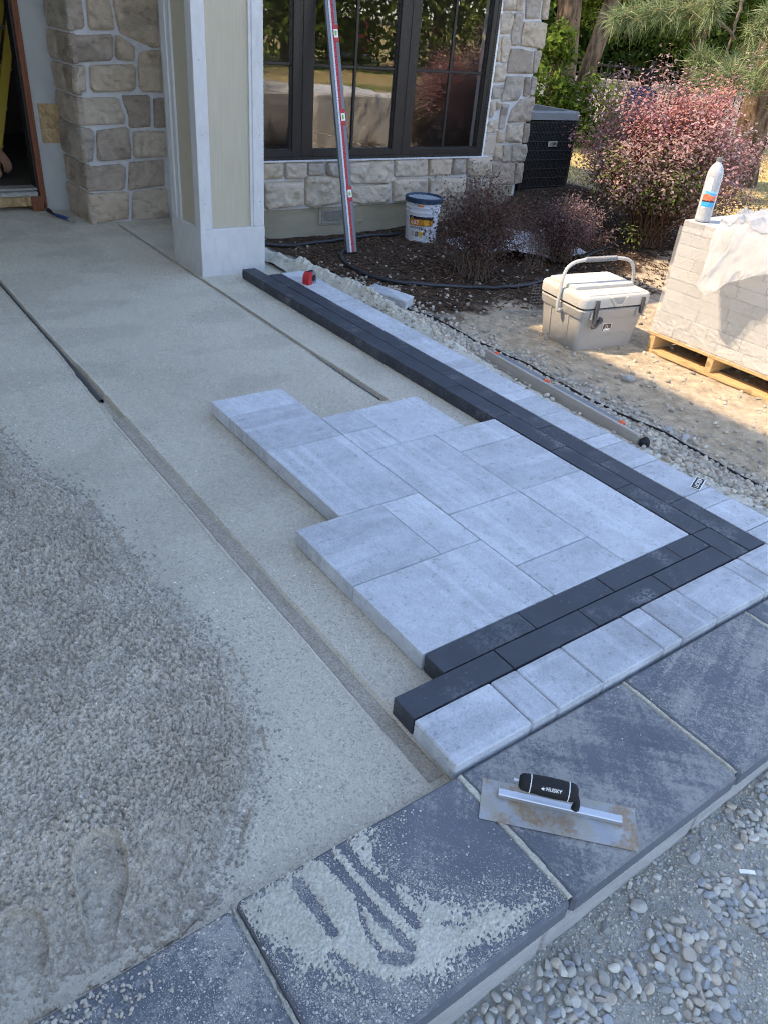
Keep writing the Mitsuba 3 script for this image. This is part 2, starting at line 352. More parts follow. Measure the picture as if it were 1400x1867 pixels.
# ------------------------------------------------------------------ the ground
def zg(x, y):
    x, y = np.broadcast_arrays(np.asarray(x, float), np.asarray(y, float))
    z = np.full(x.shape, -0.10)
    z = z + 0.16 * sstep(5.0, 6.3, x) * sstep(4.3, 5.8, y) + 0.05 * sstep(4.6, 6.0, x) * sstep(3.5, 4.6, y)
    z = np.where(x > 2.9, z + 0.03 * sstep(5.2, 5.8, y) * sstep(4.2, 4.8, x), z)
    bank = sstep(3.22, 2.74, x) * sstep(0.4, 1.0, y)
    z = z * (1 - bank) + (-0.022) * bank
    south = sstep(0.95, 0.45, y)
    zs = -0.155 + 0.03 * np.clip(x - 0.9, -0.5, 1.6)
    z = z * (1 - south) + zs * south
    near = np.exp(-np.maximum(np.hypot(x - 2, y - 2) - 5, 0) / 6)
    amp = 0.022 * near + 0.10 * (1 - near)
    z = z + amp * (nz(x, y, 1.7, 3, 5) - 0.5) * 2 + 0.009 * near * (nz(x, y, 12, 3, 9) - 0.5) * 2 + 0.05 * (1 - near) * (nz(x, y, 0.15, 2, 3) - 0.5)
    # far ground falls a little and stays level
    d = x * 0.76 + y * 0.65
    z = z - 0.25 * sstep(13, 22, d)
    return z

# ridge of loose sand along the far part of the border
def ridge(x, y):
    c = 2.80 + 0.06 * np.sin(y * 2.1) + 0.05 * (nz(x, y, 3, 2, 4) - 0.5)
    h = (0.075 * sstep(2.9, 4.1, y) * sstep(5.5, 4.6, y) + 0.022 * sstep(0.9, 1.6, y)) * np.exp(-((x - c) / 0.075) ** 2)
    return h * (0.15 + 1.1 * nz(x, y, 14, 4, 8) + 1.0 * (nz(x, y, 45, 3, 18) - 0.2) * (nz(x, y, 6, 2, 19)))

def lines(lo, hi, step, far_lo, far_hi, grow=1.16):
    a = list(np.arange(lo, hi + 1e-9, step)); s = step
    while a[-1] < far_hi: s *= grow; a.append(a[-1] + s)
    s = step
    while a[0] > far_lo: s *= grow; a.insert(0, a[0] - s)
    return np.array(a)
gx = lines(0.3, 7.6, 0.022, -150, 260); gy = lines(-0.25, 7.0, 0.022, -200, 260)
GX, GY = np.meshgrid(gx, gy)
GZ = zg(GX, GY)
GZ = np.where((GX > -6) & (GX < 2.70) & (GY > 0.48) & (GY < 14), np.minimum(GZ, -0.32), GZ)       # dug out under paving and porch
GZ = np.where((GX > 2.9) & (GX < 5.80) & (GY > 5.9) & (GY < 14), -0.32, GZ)
put('ground', grid(gx, gy, GZ), 'm_ground', smooth=True)
lab('ground', 'yard ground of grey grit, tan dirt, dark mulch soil and dry straw coloured lawn', kind='structure')

rx = np.arange(2.66, 3.05, 0.006); ry = np.arange(0.95, 5.6, 0.006)
RX, RY = np.meshgrid(rx, ry)
RH = ridge(RX, RY)
RZ = np.maximum(zg(RX, RY), -0.06) + RH - 0.006
put('sand_ridge', cull(grid(rx, ry, RZ), (RH > 0.0055).ravel()), 'm_sanddust', smooth=True)
lab('sand_ridge', 'ridge of loose crumbly sand heaped along the outer edge of the paving', 'sand', kind='stuff')

# ------------------------------------------------------------------ screeded sand bed with two screed grooves
SANDZ = -0.04
sx = np.unique(np.concatenate([np.arange(-1.4, 2.70, 0.014), np.arange(0.86, 0.965, 0.004), np.arange(2.03, 2.12, 0.004)]))
sy = np.concatenate([np.arange(0.80, 3.6, 0.012), np.arange(3.6, 7.12, 0.018)])
SX, SY = np.meshgrid(sx, sy)
SZ = SANDZ + 0.008 * (nz(SX, SY, 1.6, 3, 2) - 0.5) + 0.0022 * (nz(SX * 3.0, SY * 0.22, 4, 3, 13) - 0.5) + 0.0035 * (nz(SX, SY, 30, 3, 1) - 0.5)
wob = 0.006 * (nz(SX * 0, SY, 6, 3, 11) - 0.5) + 0.008 * (nz(SX * 0, SY, 1.3, 2, 12) - 0.5)
gl = np.abs(SX - 0.912 - wob)
wl = np.where(SY < 3.06, 0.026, 0.009 + 0.014 * sstep(3.95, 3.45, SY)) + np.where(SY < 3.06, 0.006, 0.014 * sstep(4.2, 3.6, SY) + 0.004) * (nz(SX, SY, 28, 3, 6) - 0.5)
dl = np.where(SY < 3.06, 0.010, 0.028)
SZ = SZ - dl * sstep(wl + np.where(SY < 3.06, 0.010, 0.004), wl - np.where(SY < 3.06, 0.008, 0.003), gl) + 0.004 * np.exp(-((gl - wl - 0.008) / 0.006) ** 2)
gr = np.abs(SX - 2.072 - wob * 0.7)
wr_ = 0.0085 + 0.012 * sstep(3.6, 2.9, SY) + 0.005 * (nz(SX, SY, 26, 3, 16) - 0.5)
SZ = SZ - 0.026 * sstep(wr_ + 0.003, wr_ - 0.003, gr) * sstep(2.70, 2.74, SY) * sstep(6.42, 6.38, SY) + 0.003 * np.exp(-((gr - wr_ - 0.006) / 0.006) ** 2)
SZ = SZ + 0.025 * sstep(6.2, 6.9, SY) * sstep(1.9, 1.4, SX) * nz(SX, SY, 7, 3, 3)
put('sand_bed', grid(sx, sy, SZ), 'm_sand', smooth=True)
lab('sand_bed', 'screeded bed of pale bedding sand with two long grooves running to the door', kind='structure')
# darker loose sand filling the near part of the left groove
fy = np.arange(0.86, 3.08, 0.01); fx = np.arange(0.880, 0.946, 0.005)
FX, FY = np.meshgrid(fx, fy)
wob2 = 0.006 * (nz(FX * 0, FY, 6, 3, 11) - 0.5) + 0.008 * (nz(FX * 0, FY, 1.3, 2, 12) - 0.5)
put('groove_sand', grid(fx, fy, SANDZ - 0.0065 + 0.003 * (nz(FX, FY, 50, 3, 2) - 0.5) - 0.012 * sstep(0.024, 0.030, np.abs(FX - 0.912 - wob2))), 'm_groove', smooth=True)
lab('groove_sand', 'brown loose sand filling the near part of the left screed groove', 'sand', kind='stuff')

def screed_pipe(name, x, y0, y1, label):
    y = np.linspace(y0, y1, 40)
    px = x + 0.006 * (meshkit.fbm(np.stack([y * 0, y * 1.3, y * 0 + 3.7], -1), 2, 12) - 0.5)
    z = SANDZ - 0.020 + 0.0 * y
    ring = np.stack([px, y, z], -1)
    m = tube(ring, 0.0105, 12, cap=False)
    inner = tube(ring[:4], 0.0085, 12, cap=False)
    k = put(name, m, 'm_pipe', smooth=True)
    scene[k + '__bore'] = mikit.ply((inner[0], inner[1][:, ::-1]), 'm_black', smooth=True)
    lab(k, label, 'pipe')
mat('m_pipe', (0.10, 0.105, 0.12), 0.4, 0.5, metallic=0.3)
screed_pipe('screed_pipe', 0.912, 3.30, 6.2, 'grey screed pipe lying in the left groove in front of the door')
screed_pipe('screed_pipe', 2.072, 2.76, 6.36, 'grey screed pipe lying in the groove beside the porch column')

# ------------------------------------------------------------------ heap of damp bedding sand
HP = [(-1.3, 3.75), (0.15, 3.72), (0.42, 3.45), (0.47, 3.1), (0.505, 2.75), (0.60, 2.55), (0.612, 2.23), (0.61, 1.95), (0.645, 1.75), (0.69, 1.50), (0.655, 1.28), (0.585, 1.09), (0.46, 0.97), (0.34, 0.86), (0.24, 0.825), (-1.3, 0.825)]
hx = np.concatenate([np.arange(-1.0, -0.10, 0.03), np.arange(-0.10, 0.74, 0.0025)]); hy = np.concatenate([np.arange(0.822, 2.2, 0.0025), np.arange(2.2, 3.62, 0.0034)])
HX, HY = np.meshgrid(hx, hy)
pv = np.array(Polygon(HP).buffer(-0.02).exterior.segmentize(0.01).coords)
dist = cKDTree(pv).query(np.stack([HX.ravel(), HY.ravel()], 1), workers=-1)[0].reshape(HX.shape)
dist = np.where(inpoly(HP, HX, HY), dist, -dist)
dist = dist + 0.10 * (nz(HX, HY, 7, 3, 21) - 0.5) + 0.05 * (nz(HX, HY, 25, 2, 22) - 0.5)
g = np.random.default_rng(3)
def clumps(n, r0, r1):
    c = np.stack([g.uniform(-0.15, 0.8, n), g.uniform(0.8, 3.8, n)], 1); r = g.uniform(r0, r1, n)
    d, i = cKDTree(c).query(np.stack([HX.ravel(), HY.ravel()], 1), k=3, workers=-1)
    h = np.sqrt(np.maximum(r[i] ** 2 - d ** 2, 0)).max(1)
    return h.reshape(HX.shape)
body = 0.10 * (1 - np.exp(-np.maximum(dist - 0.01, 0) / 0.34)) + 0.055 * sstep(0.05, 0.4, dist) * (nz(HX, HY, 2.4, 2, 23) - 0.3) + 0.030 * sstep(0.03, 0.2, dist) * (nz(HX, HY, 7, 2, 27) - 0.4)
body = body * sstep(0.80, 1.25, HY + 0.25)
rough = sstep(-0.03, 0.06, dist)
cl = clumps(110000, 0.0020, 0.0056) + 0.80 * clumps(22000, 0.003, 0.0090) * sstep(0.34, 0.62, nz(HX, HY, 6, 3, 26))
tramp = np.exp(-((HX - 0.10) / 0.22) ** 2 - ((HY - 0.93) / 0.13) ** 2)
tex = cl * 1.5 * (1 - 0.45 * tramp) + 0.006 * (nz(HX, HY, 150, 2, 24) - 0.5) + 0.010 * (nz(HX, HY, 14, 3, 25) - 0.5)
# boot prints pressed into the heap by the step
press = np.zeros_like(HX)
def boot(cx, cy, a, L=0.27, W=0.10):
    u = (HX - cx) * math.cos(a) + (HY - cy) * math.sin(a); v = -(HX - cx) * math.sin(a) + (HY - cy) * math.cos(a)
    u = u + 0.02 * (nz(HX, HY, 22, 3, 28) - 0.5); v = v + 0.02 * (nz(HX, HY, 22, 3, 29) - 0.5)
    w = W / 2 * (0.82 + 0.22 * np.cos((u / L - 0.18) * 5.2))
    e = np.maximum(np.abs(u) / (L / 2), 0); ins = sstep(1.03, 0.93, np.sqrt(e ** 4 + (v / w) ** 4) ** 0.5 * 1.0)
    lug = 0.003 * sstep(0.25, 0.45, np.abs(((u * 38 + np.abs(v) * 24) % 1.0) - 0.5) * 2) * sstep(0.30, 0.45, np.abs(v) / w)
    return ins, lug, np.exp(-((np.sqrt(np.sqrt(e ** 4 + (v / w) ** 4)) - 1.08) / 0.08) ** 2)
flat = np.zeros_like(HX)
for (cx, cy, a, L) in ((0.150, 0.990, 1.25, 0.21), (-0.03, 0.92, 1.25, 0.20), (0.29, 1.00, 1.2, 0.13)):
    ins, lug, rim = boot(cx, cy, a, L)
    k = 0.3 if L < 0.15 else 0.6
    press += k * (-0.022 * ins + 0.007 * rim) + lug * ins; flat = np.maximum(flat, ins * k)
HZ = SANDZ - 0.004 + body + tex * rough * (1 - 0.70 * flat) + press * sstep(0.0, 0.1, dist)
HZ = HZ - 0.004 * sstep(0.03, -0.03, dist)
put('sand_pile', cull(grid(hx, hy, HZ), (dist > -0.035).ravel()), 'm_pile', smooth=False)
lab('sand_pile', 'low heap of damp grey clumpy bedding sand with boot prints beside the step', 'sand pile', kind='stuff')
# crumbs rolled off the heap
n = 5200; t = g.uniform(0, 1, n); P = np.array(Polygon(HP[1:15]).exterior.segmentize(0.01).coords)
i = g.integers(0, len(P), n); off = np.abs(g.normal(0, 0.055, n))
cx = P[i, 0] - 0.045 + off * g.uniform(0.2, 1, n); cy = P[i, 1] + g.normal(0, 0.02, n)
ok = (cx > 0.25) & (cx < 0.87) & (cy > 0.84)
cx, cy = cx[ok], cy[ok]
tn = np.repeat(g.uniform(0.22, 0.42, (len(cx), 1)), 3, 1) * [1.05, 0.97, 0.84]
m, col = scatter([pebble(1, 1, 100 + k, 0.8) for k in range(6)], np.stack([cx, cy, cx * 0 + SANDZ + 0.001], 1), g.uniform(0.0015, 0.005, len(cx)), g.uniform(0, 6.3, len(cx)), tn)
put('sand_crumbs', m, 'm_pebble', smooth=True, color=col)
lab('sand_crumbs', 'loose crumbs of sand scattered around the heap', 'sand', kind='stuff')

# ------------------------------------------------------------------ the paving
PZ, TH = 0.023, 0.060
U = 0.1757
labels['paved_path'] = {'label': 'half laid paving of large light slabs with a double dark band and narrow light edge', 'kind': 'structure'}
pr = np.random.default_rng(5)
def paver(name, x0, x1, y0, y1, m, z=PZ, gap=0.0016, ribs=(), ch=0.0015, th=TH):
    dz = pr.normal(0, 0.0006)
    a = box(x0 + gap, x1 - gap, y0 + gap, y1 - gap, z - th + dz, z + dz, ch)
    parts = [a]
    if 'x' in ribs:                                   # spacer ribs on the side turned to the door path
        L = y1 - y0
        for q in ((0.16, 0.2), (0.5, 0.535), (0.82, 0.86)) if L > 0.2 else ((0.3, 0.36),):
            parts.append(box(x0 + gap - 0.0022, x0 + gap + 0.001, y0 + q[0] * L, y0 + q[0] * L + 0.008, z - th + dz + 0.003, z + dz - 0.008))
    v, f = cat(parts); c0 = np.array([(x0 + x1) / 2, (y0 + y1) / 2, z])
    wob_ = np.array(trimesh.transformations.euler_matrix(pr.normal() * 0.0022, pr.normal() * 0.0022, pr.normal() * 0.0016))[:3, :3]
    v = (v - c0) @ wob_.T + c0 + [pr.normal() * 0.0003, pr.normal() * 0.0003, 0]
    k = put('paved_path__' + name, (v, f), m)
    return k
X = lambda i: 2.330 - U * i
Y = lambda j: 1.168 + U * j
field = [(7, 4, 0, 2), (4, 2, 0, 1), (2, 0, 0, 3), (4, 2, 1, 3), (7, 5, 2, 4), (5, 4, 2, 4), (4, 2, 3, 6), (2, 0, 3, 5), (2, 0, 5, 6), (6, 4, 4, 7), (6, 4, 7, 9), (6, 4, 9, 10), (4, 3, 6, 7), (4, 3, 7, 8), (3, 1, 6, 8)]
for n, (i0, i1, j0, j1) in enumerate(field):
    paver('field_slab', X(i0), X(i1), Y(j0), Y(j1), 'm_light%d' % (n % 3), ribs='x' if (i0, j0) in ((7, 0), (7, 2), (6, 4), (6, 7), (6, 9), (4, 6), (4, 7)) else ())
# dark bands
L = 0.3535
def run(name, a, b, joints, place, mats):
    e = [a] + [j for j in joints if a < j < b] + [b]
    for k in range(len(e) - 1): place(name, e[k], e[k + 1], mats[k % len(mats)])
run('dark_paver', 0.992, 4.735, [1.164 + 0.3552 * k for k in range(12)], lambda n, a, b, m: paver(n, 2.335, 2.434, a, b, m, ribs='x'), ['m_dark0', 'm_dark1', 'm_dark0', 'm_dark2'])
run('dark_paver', 0.992, 4.56, [1.343 + 0.3545 * k for k in range(12)], lambda n, a, b, m: paver(n, 2.436, 2.534, a, b, m), ['m_dark2', 'm_dark0', 'm_dark1'])
run('dark_paver', 1.106, 2.333, [1.463, 1.816, 2.177], lambda n, a, b, m: paver(n, a, b, 1.082, 1.166, m), ['m_dark0', 'm_dark1', 'm_dark2'])
run('dark_paver', 0.937, 2.333, [1.288, 1.638, 1.996], lambda n, a, b, m: paver(n, a, b, 0.993, 1.080, m), ['m_dark0', 'm_dark2', 'm_dark1'])
# light edging
for k, (a, b) in enumerate(((0.935, 1.193), (1.193, 1.289), (1.289, 1.467), (1.467, 1.733), (1.733, 1.822), (1.822, 2.0), (2.0, 2.267), (2.267, 2.357), (2.357, 2.535))):
    paver('edge_slab', a, b, 0.822, 0.991, 'm_light%d' % (3 + k % 2), ch=0.0042)
ye = [0.822, 1.072, 1.248, 1.344, 1.601, 1.790, 1.878, 2.142, 2.320, 2.404, 2.667, 2.845, 2.937, 3.196, 3.385, 3.475, 3.740, 3.925, 4.015, 4.28, 4.46, 4.57]
for k in range(len(ye) - 1):
    paver('edge_slab', 2.536, 2.708, ye[k], ye[k + 1], 'm_light%d' % ([3, 0, 1][k % 3] if k < 4 else k % 3))

# ------------------------------------------------------------------ front step: coping slabs on low wall blocks
lab('front_step', 'low step of dark blue grey coping slabs dusted with sand before the paving', 'step')
def slab(x0, x1, m, y0=0.443, y1=0.816, z=0.0, rot=0.0):
    v, f = box(x0, x1, y0, y1, z - 0.058, z, 0.008)
    # coarsely wavy split lower edge on the front
    if rot: v = (v - [x1, y0, 0]) @ np.array(rotz(rot))[:3, :3].T + [x1, y0, 0]
    put('front_step__coping_slab', (v, f), m)
slab(-0.25, 0.344, 'm_slab0', y0=0.437, y1=0.808)
slab(0.358, 0.9345, 'm_slab1')
slab(0.946, 1.536, 'm_slab2', z=-0.001)
slab(1.546, 2.136, 'm_slab3')
slab(2.146, 2.74, 'm_slab2', z=-0.001)
for a, b in ((-0.25, 0.352), (0.358, 0.877), (0.883, 1.402), (1.408, 1.93), (1.936, 2.45), (2.456, 2.73)):
    put('front_step__wall_block', box(a, b, 0.4485, 0.79, -0.30, -0.061, 0.006), 'm_block')
# joint filler of sand between the coping slabs
for x in (0.351, 0.9402, 1.541, 2.141):
    xs = np.linspace(x - 0.010, x + 0.010, 9); ys = np.arange(0.452, 0.815, 0.004)
    A, B = np.meshgrid(xs, ys)
    zz = -0.001 + 0.0045 * (nz(A, B, 60, 3, 7) - 0.45) - (0.012 if x < 0.4 else 0.0) * (1 - np.abs(A - x) / 0.02)
    wj = (0.0062 if x > 0.9 and x < 1.0 else 0.0035) + 0.007 * (nz(A * 0, B, 22, 3, 17) - 0.5) + 0.004 * (nz(A, B, 90, 2, 18) - 0.5)
    zz = zz - 0.010 * sstep(wj, wj + 0.003, np.abs(A - x))
    put('front_step__joint_sand', grid(xs, ys, zz), 'm_sanddust', smooth=True)
# drift of sand swept over the second coping slab, with finger swipes through it
dx = np.arange(0.362, 0.932, 0.0021); dy = np.arange(0.449, 0.813, 0.0021)
DX, DY = np.meshgrid(dx, dy)
s, t = (DX - 0.358) / 0.577, (DY - 0.443) / 0.373
DP = [(-0.02, 1.03), (0.30, 1.04), (0.62, 1.04), (0.56, 0.93), (0.53, 0.78), (0.515, 0.65), (0.59, 0.50), (0.69, 0.33), (0.80, 0.24), (0.96, 0.11), (0.93, 0.02), (0.73, 0.03), (0.58, 0.05), (0.39, 0.08), (0.20, 0.21), (0.11, 0.36), (0.05, 0.55), (-0.02, 0.80)]
DPs = Polygon([(x, y * 0.65) for x, y in DP]); dpv = np.array(DPs.exterior.segmentize(0.008).coords)
def drift_dist(s, t):
    d = cKDTree(dpv).query(np.stack([s.ravel(), t.ravel() * 0.65], 1), workers=-1)[0].reshape(s.shape)
    return np.where(shapely.contains_xy(DPs, s, t * 0.65), d, -d)
m0 = drift_dist(s, t)
def swipe(pts, w, depth):
    p = np.array(shapely.LineString([(x, y * 0.65) for x, y in pts]).segmentize(0.01).coords)
    d = cKDTree(p).query(np.stack([s.ravel(), t.ravel() * 0.65], 1), workers=-1)[0].reshape(s.shape)
    d = d + 0.012 * (nz(s, t, 16, 3, 39) - 0.5)
    return depth * np.exp(-(d / w) ** 2), np.exp(-((d - 1.7 * w) / (0.6 * w)) ** 2)
sw = np.zeros_like(s); rim = np.zeros_like(s)
SWP = [([(0.214, 0.91), (0.219, 0.75), (0.226, 0.58)], 0.021, 1.3), ([(0.345, 1.03), (0.371, 0.74), (0.392, 0.47), (0.413, 0.30)], 0.019, 1.2), ([(0.43, 1.03), (0.434, 0.79), (0.459, 0.57), (0.476, 0.38)], 0.018, 1.2), ([(0.364, 0.66), (0.333, 0.56), (0.322, 0.41), (0.342, 0.31)], 0.014, 0.75), ([(0.322, 0.335), (0.355, 0.28), (0.39, 0.255)], 0.018, 1.2), ([(0.185, 0.48), (0.215, 0.34), (0.27, 0.22)], 0.020, 0.7), ([(0.56, 0.30), (0.62, 0.22)], 0.014, 0.5)]
for pts, w, d in SWP:
    a, b = swipe(pts, w, d); sw = np.maximum(sw, a); rim = np.maximum(rim, b)
mm = 0.30 + m0 * 6.5 - sw * 0.75 + 0.55 * (nz(DX, DY, 38, 3, 32) - 0.5) + 1.25 * (nz(DX, DY, 240, 2, 36) - 0.5)
mm = np.minimum(mm, 0.88 - 0.8 * sw + 0.5 * (nz(DX, DY, 12, 3, 40) - 0.5) + 1.15 * (nz(DX, DY, 250, 2, 46) - 0.5))
DZ = 0.0004 + 0.0024 * sstep(0.42, 1.1, mm) * (0.45 + 0.2 * nz(DX, DY, 60, 2, 34) + 0.5 * nz(DX, DY, 190, 2, 44)) + 0.0030 * rim * sstep(0.5, 0.9, mm) * nz(DX, DY, 25, 3, 37) + 0.0012 * nz(DX, DY, 170, 2, 38)
DZ = np.where(mm < 0.5, -0.0006, DZ)
put('sand_drift', cull(grid(dx, dy, DZ), (mm > 0.40).ravel()), 'm_sanddust', smooth=True)
lab('sand_drift', 'drift of pale sand with finger swipes on the second coping slab', 'sand', kind='stuff')
# loose grains on the coping slabs
g = np.random.default_rng(12)
n = 60000
px = np.concatenate([g.uniform(-0.2, 0.345, 14000), g.uniform(0.36, 0.932, 43000), g.uniform(0.95, 2.1, 3000)]); py = g.uniform(0.452, 0.806, n)
gs, gt = (px - 0.358) / 0.577, (py - 0.443) / 0.373
gd = drift_dist(gs, gt)
low = sstep(0.75, 0.1, gs) * sstep(0.6, 0.1, gt)
dens = np.where(px < 0.352, 0.25 + 0.6 * sstep(0.4, 0.6, nz(px, py, 9, 3, 41)), np.where(px < 0.94, np.where(gd > 0, 0.24, np.exp(gd / 0.055) * 0.8 + 0.35 * low + 0.012), 0.12))
ok = g.random(n) < dens
px, py = px[ok], py[ok]
sz = 0.0005 + 0.0007 * g.random(len(px)) + 0.0022 * g.random(len(px)) ** 14
tn = np.repeat(g.uniform(0.30, 0.62, (len(px), 1)), 3, 1) * [1.02, 0.97, 0.88]
m, col = scatter([pebble(0, 1, 200 + k, 0.8) for k in range(6)], np.stack([px, py, px * 0 + 0.0006], 1), sz, g.uniform(0, 6.3, len(px)), tn)
put('sand_grains', m, 'm_pebble', color=col)
lab('sand_grains', 'coarse sand grains sprinkled on the coping slabs', 'sand', kind='stuff')
# small clumps of damp sand by the left end of the step
n = 260; px = g.normal(0.02, 0.09, n); py = 0.80 - np.abs(g.normal(0.0, 0.05, n)) ; ok = (px > -0.2) & (px < 0.2); px, py = px[ok], py[ok]
m, col = scatter([pebble(1, 1, 230 + k, 0.8) for k in range(6)], np.stack([px, py, px * 0 + 0.002], 1), g.uniform(0.002, 0.006, len(px)), g.uniform(0, 6, len(px)), np.repeat(g.uniform(0.3, 0.45, (len(px), 1)), 3, 1) * [1.05, 0.97, 0.84])
put('sand_clumps', m, 'm_pebble', smooth=True, color=col)
lab('sand_clumps', 'clumps of damp sand spilled on the leftmost coping slab', 'sand', kind='stuff')
# ------------------------------------------------------------------ the house
lab('house', 'stone faced house with dark bronze window, open doorway and porch', 'house')
PIER="1.882,0.186 2.188,0.192 2.21,0.169 2.187,-0.019 1.878,-0.039 1.872,0.063;2.235,0.168 2.257,0.19 2.51,0.209 2.529,0.185 2.541,-0.033 2.211,-0.03;1.883,0.38 2.169,0.396 2.205,0.369 2.206,0.324 2.18,0.216 2.149,0.198 1.88,0.204 1.881,0.332;2.233,0.404 2.521,0.422 2.511,0.223 2.203,0.197;1.88,0.647 1.962,0.647 1.986,0.622 1.978,0.512 1.957,0.418 1.881,0.402 1.873,0.589;2.01,0.631 2.234,0.657 2.256,0.64 2.262,0.501 2.25,0.426 2.008,0.412 1.986,0.426 2.001,0.588;2.283,0.618 2.338,0.631 2.546,0.627 2.547,0.435 2.29,0.432 2.272,0.457;1.884,0.845 2.17,0.86 2.205,0.84 2.217,0.774 2.24,0.724 2.226,0.674 1.891,0.663 1.882,0.729;2.222,0.869 2.427,0.878 2.445,0.862 2.433,0.658 2.28,0.644 2.258,0.657 2.263,0.716 2.246,0.783;2.469,0.854 2.554,0.864 2.553,0.649 2.457,0.649;1.889,1.052 1.968,1.059 1.979,1.04 1.969,0.891 1.887,0.873 1.875,0.912;2.002,1.049 2.03,1.062 2.331,1.078 2.348,1.055 2.335,0.917 2.304,0.896 2.017,0.883 1.993,0.908;2.385,1.152 2.443,1.17 2.553,1.18 2.551,0.894 2.39,0.894 2.36,0.934 2.368,1.072;1.879,1.236 2.186,1.261 2.202,1.243 2.193,1.119 2.167,1.091 1.917,1.069 1.881,1.09;2.217,1.259 2.248,1.257 2.36,1.19 2.347,1.095 2.222,1.097 2.202,1.12;1.9,1.478 1.996,1.486 2.007,1.401 2.007,1.299 1.987,1.279 1.883,1.262;2.035,1.496 2.186,1.508 2.211,1.415 2.221,1.297 2.206,1.285 2.047,1.273 2.028,1.3;2.219,1.525 2.558,1.553 2.547,1.191 2.482,1.188 2.25,1.272 2.232,1.358"
RIGHT="5.321,1.747 5.486,1.76 5.493,1.652 5.351,1.642;5.322,1.625 5.469,1.639 5.496,1.584 5.466,1.483 5.343,1.472;5.332,1.447 5.379,1.458 5.395,1.329 5.396,1.266 5.343,1.264;5.386,1.458 5.471,1.463 5.506,1.402 5.484,1.261 5.416,1.262 5.392,1.354;5.347,1.242 5.466,1.252 5.484,1.231 5.491,1.114 5.361,1.105;5.347,1.079 5.475,1.091 5.485,1.047 5.473,0.98 5.356,0.973;5.345,0.96 5.409,0.961 5.416,0.893 5.391,0.821 5.349,0.825;5.422,0.961 5.476,0.967 5.479,0.922 5.443,0.867;5.347,0.788 5.436,0.803 5.477,0.808 5.472,0.701 5.345,0.692;5.342,0.678 5.482,0.687 5.493,0.607 5.477,0.516 5.344,0.513;5.493,1.76 5.577,1.767 5.586,1.655 5.5,1.649;5.6,1.785 5.793,1.8 5.801,1.616 5.633,1.601;5.806,1.801 5.888,1.807 5.908,1.611 5.832,1.606;5.494,1.636 5.601,1.648 5.608,1.591 5.608,1.399 5.514,1.394 5.486,1.484;5.621,1.579 5.807,1.596 5.915,1.586 5.92,1.389 5.878,1.387 5.748,1.393 5.625,1.4 5.611,1.525;5.512,1.373 5.641,1.379 5.785,1.361 5.817,1.186 5.502,1.184 5.502,1.275;5.805,1.366 5.887,1.378 5.899,1.335 5.878,1.197 5.83,1.191;5.507,1.162 5.721,1.17 5.726,1.035 5.686,0.966 5.485,0.958 5.49,1.056;5.737,1.161 5.808,1.164 5.827,1.006 5.75,0.999;5.823,1.173 5.887,1.166 5.906,1.122 5.897,1.017 5.841,1.011;5.726,0.981 5.893,1.007 5.916,0.948 5.896,0.882 5.896,0.797 5.602,0.781 5.627,0.887;5.496,0.94 5.594,0.937 5.576,0.831 5.571,0.734 5.499,0.724 5.493,0.858;5.597,0.771 5.805,0.777 5.818,0.609 5.611,0.62;5.819,0.782 5.894,0.778 5.908,0.72 5.907,0.609 5.832,0.609;5.487,0.715 5.581,0.72 5.584,0.611 5.498,0.616;5.488,0.597 5.58,0.596 5.598,0.456 5.489,0.458;5.587,0.596 5.691,0.586 5.717,0.444 5.607,0.446;5.703,0.596 5.895,0.599 5.921,0.555 5.903,0.446 5.732,0.444;5.485,0.443 5.778,0.438 5.796,0.236 5.506,0.245;5.801,0.433 5.898,0.436 5.906,0.375 5.907,0.248 5.818,0.24"
UNDER="2.822,0.484 3.036,0.486 3.045,0.368 2.82,0.369;3.055,0.487 3.229,0.492 3.24,0.371 3.055,0.368;3.258,0.488 3.449,0.488 3.453,0.365 3.26,0.365;3.469,0.479 3.624,0.482 3.629,0.385 3.473,0.386;3.645,0.481 3.827,0.485 3.843,0.337 3.65,0.384;3.86,0.472 4.081,0.485 4.299,0.49 4.33,0.313 4.284,0.3 3.938,0.308 3.875,0.327;4.334,0.49 4.696,0.493 4.717,0.347 4.35,0.348;4.717,0.487 4.975,0.494 4.973,0.35 4.73,0.347;4.997,0.488 5.133,0.491 5.158,0.354 5,0.349;5.159,0.495 5.456,0.505 5.48,0.327 5.19,0.325;2.819,0.351 3.045,0.352 3.055,0.172 2.815,0.151;3.065,0.344 3.422,0.349 3.436,0.257 3.428,0.155 3.104,0.137 3.068,0.172;3.447,0.357 3.473,0.381 3.736,0.382 3.849,0.319 3.864,0.161 3.534,0.133 3.453,0.154;3.877,0.292 4.098,0.294 4.296,0.296 4.32,0.187 4.301,0.142 3.997,0.138 3.893,0.169;4.329,0.322 4.399,0.333 4.707,0.329 4.73,0.17 4.697,0.134 4.349,0.14;4.732,0.329 5.164,0.322 5.182,0.152 4.757,0.16;5.192,0.315 5.469,0.313 5.493,0.199 5.454,0.181 5.216,0.19"

def parse(s): return [np.array([[float(c) for c in q.split(',')] for q in p.split()]) for p in s.split(';')]

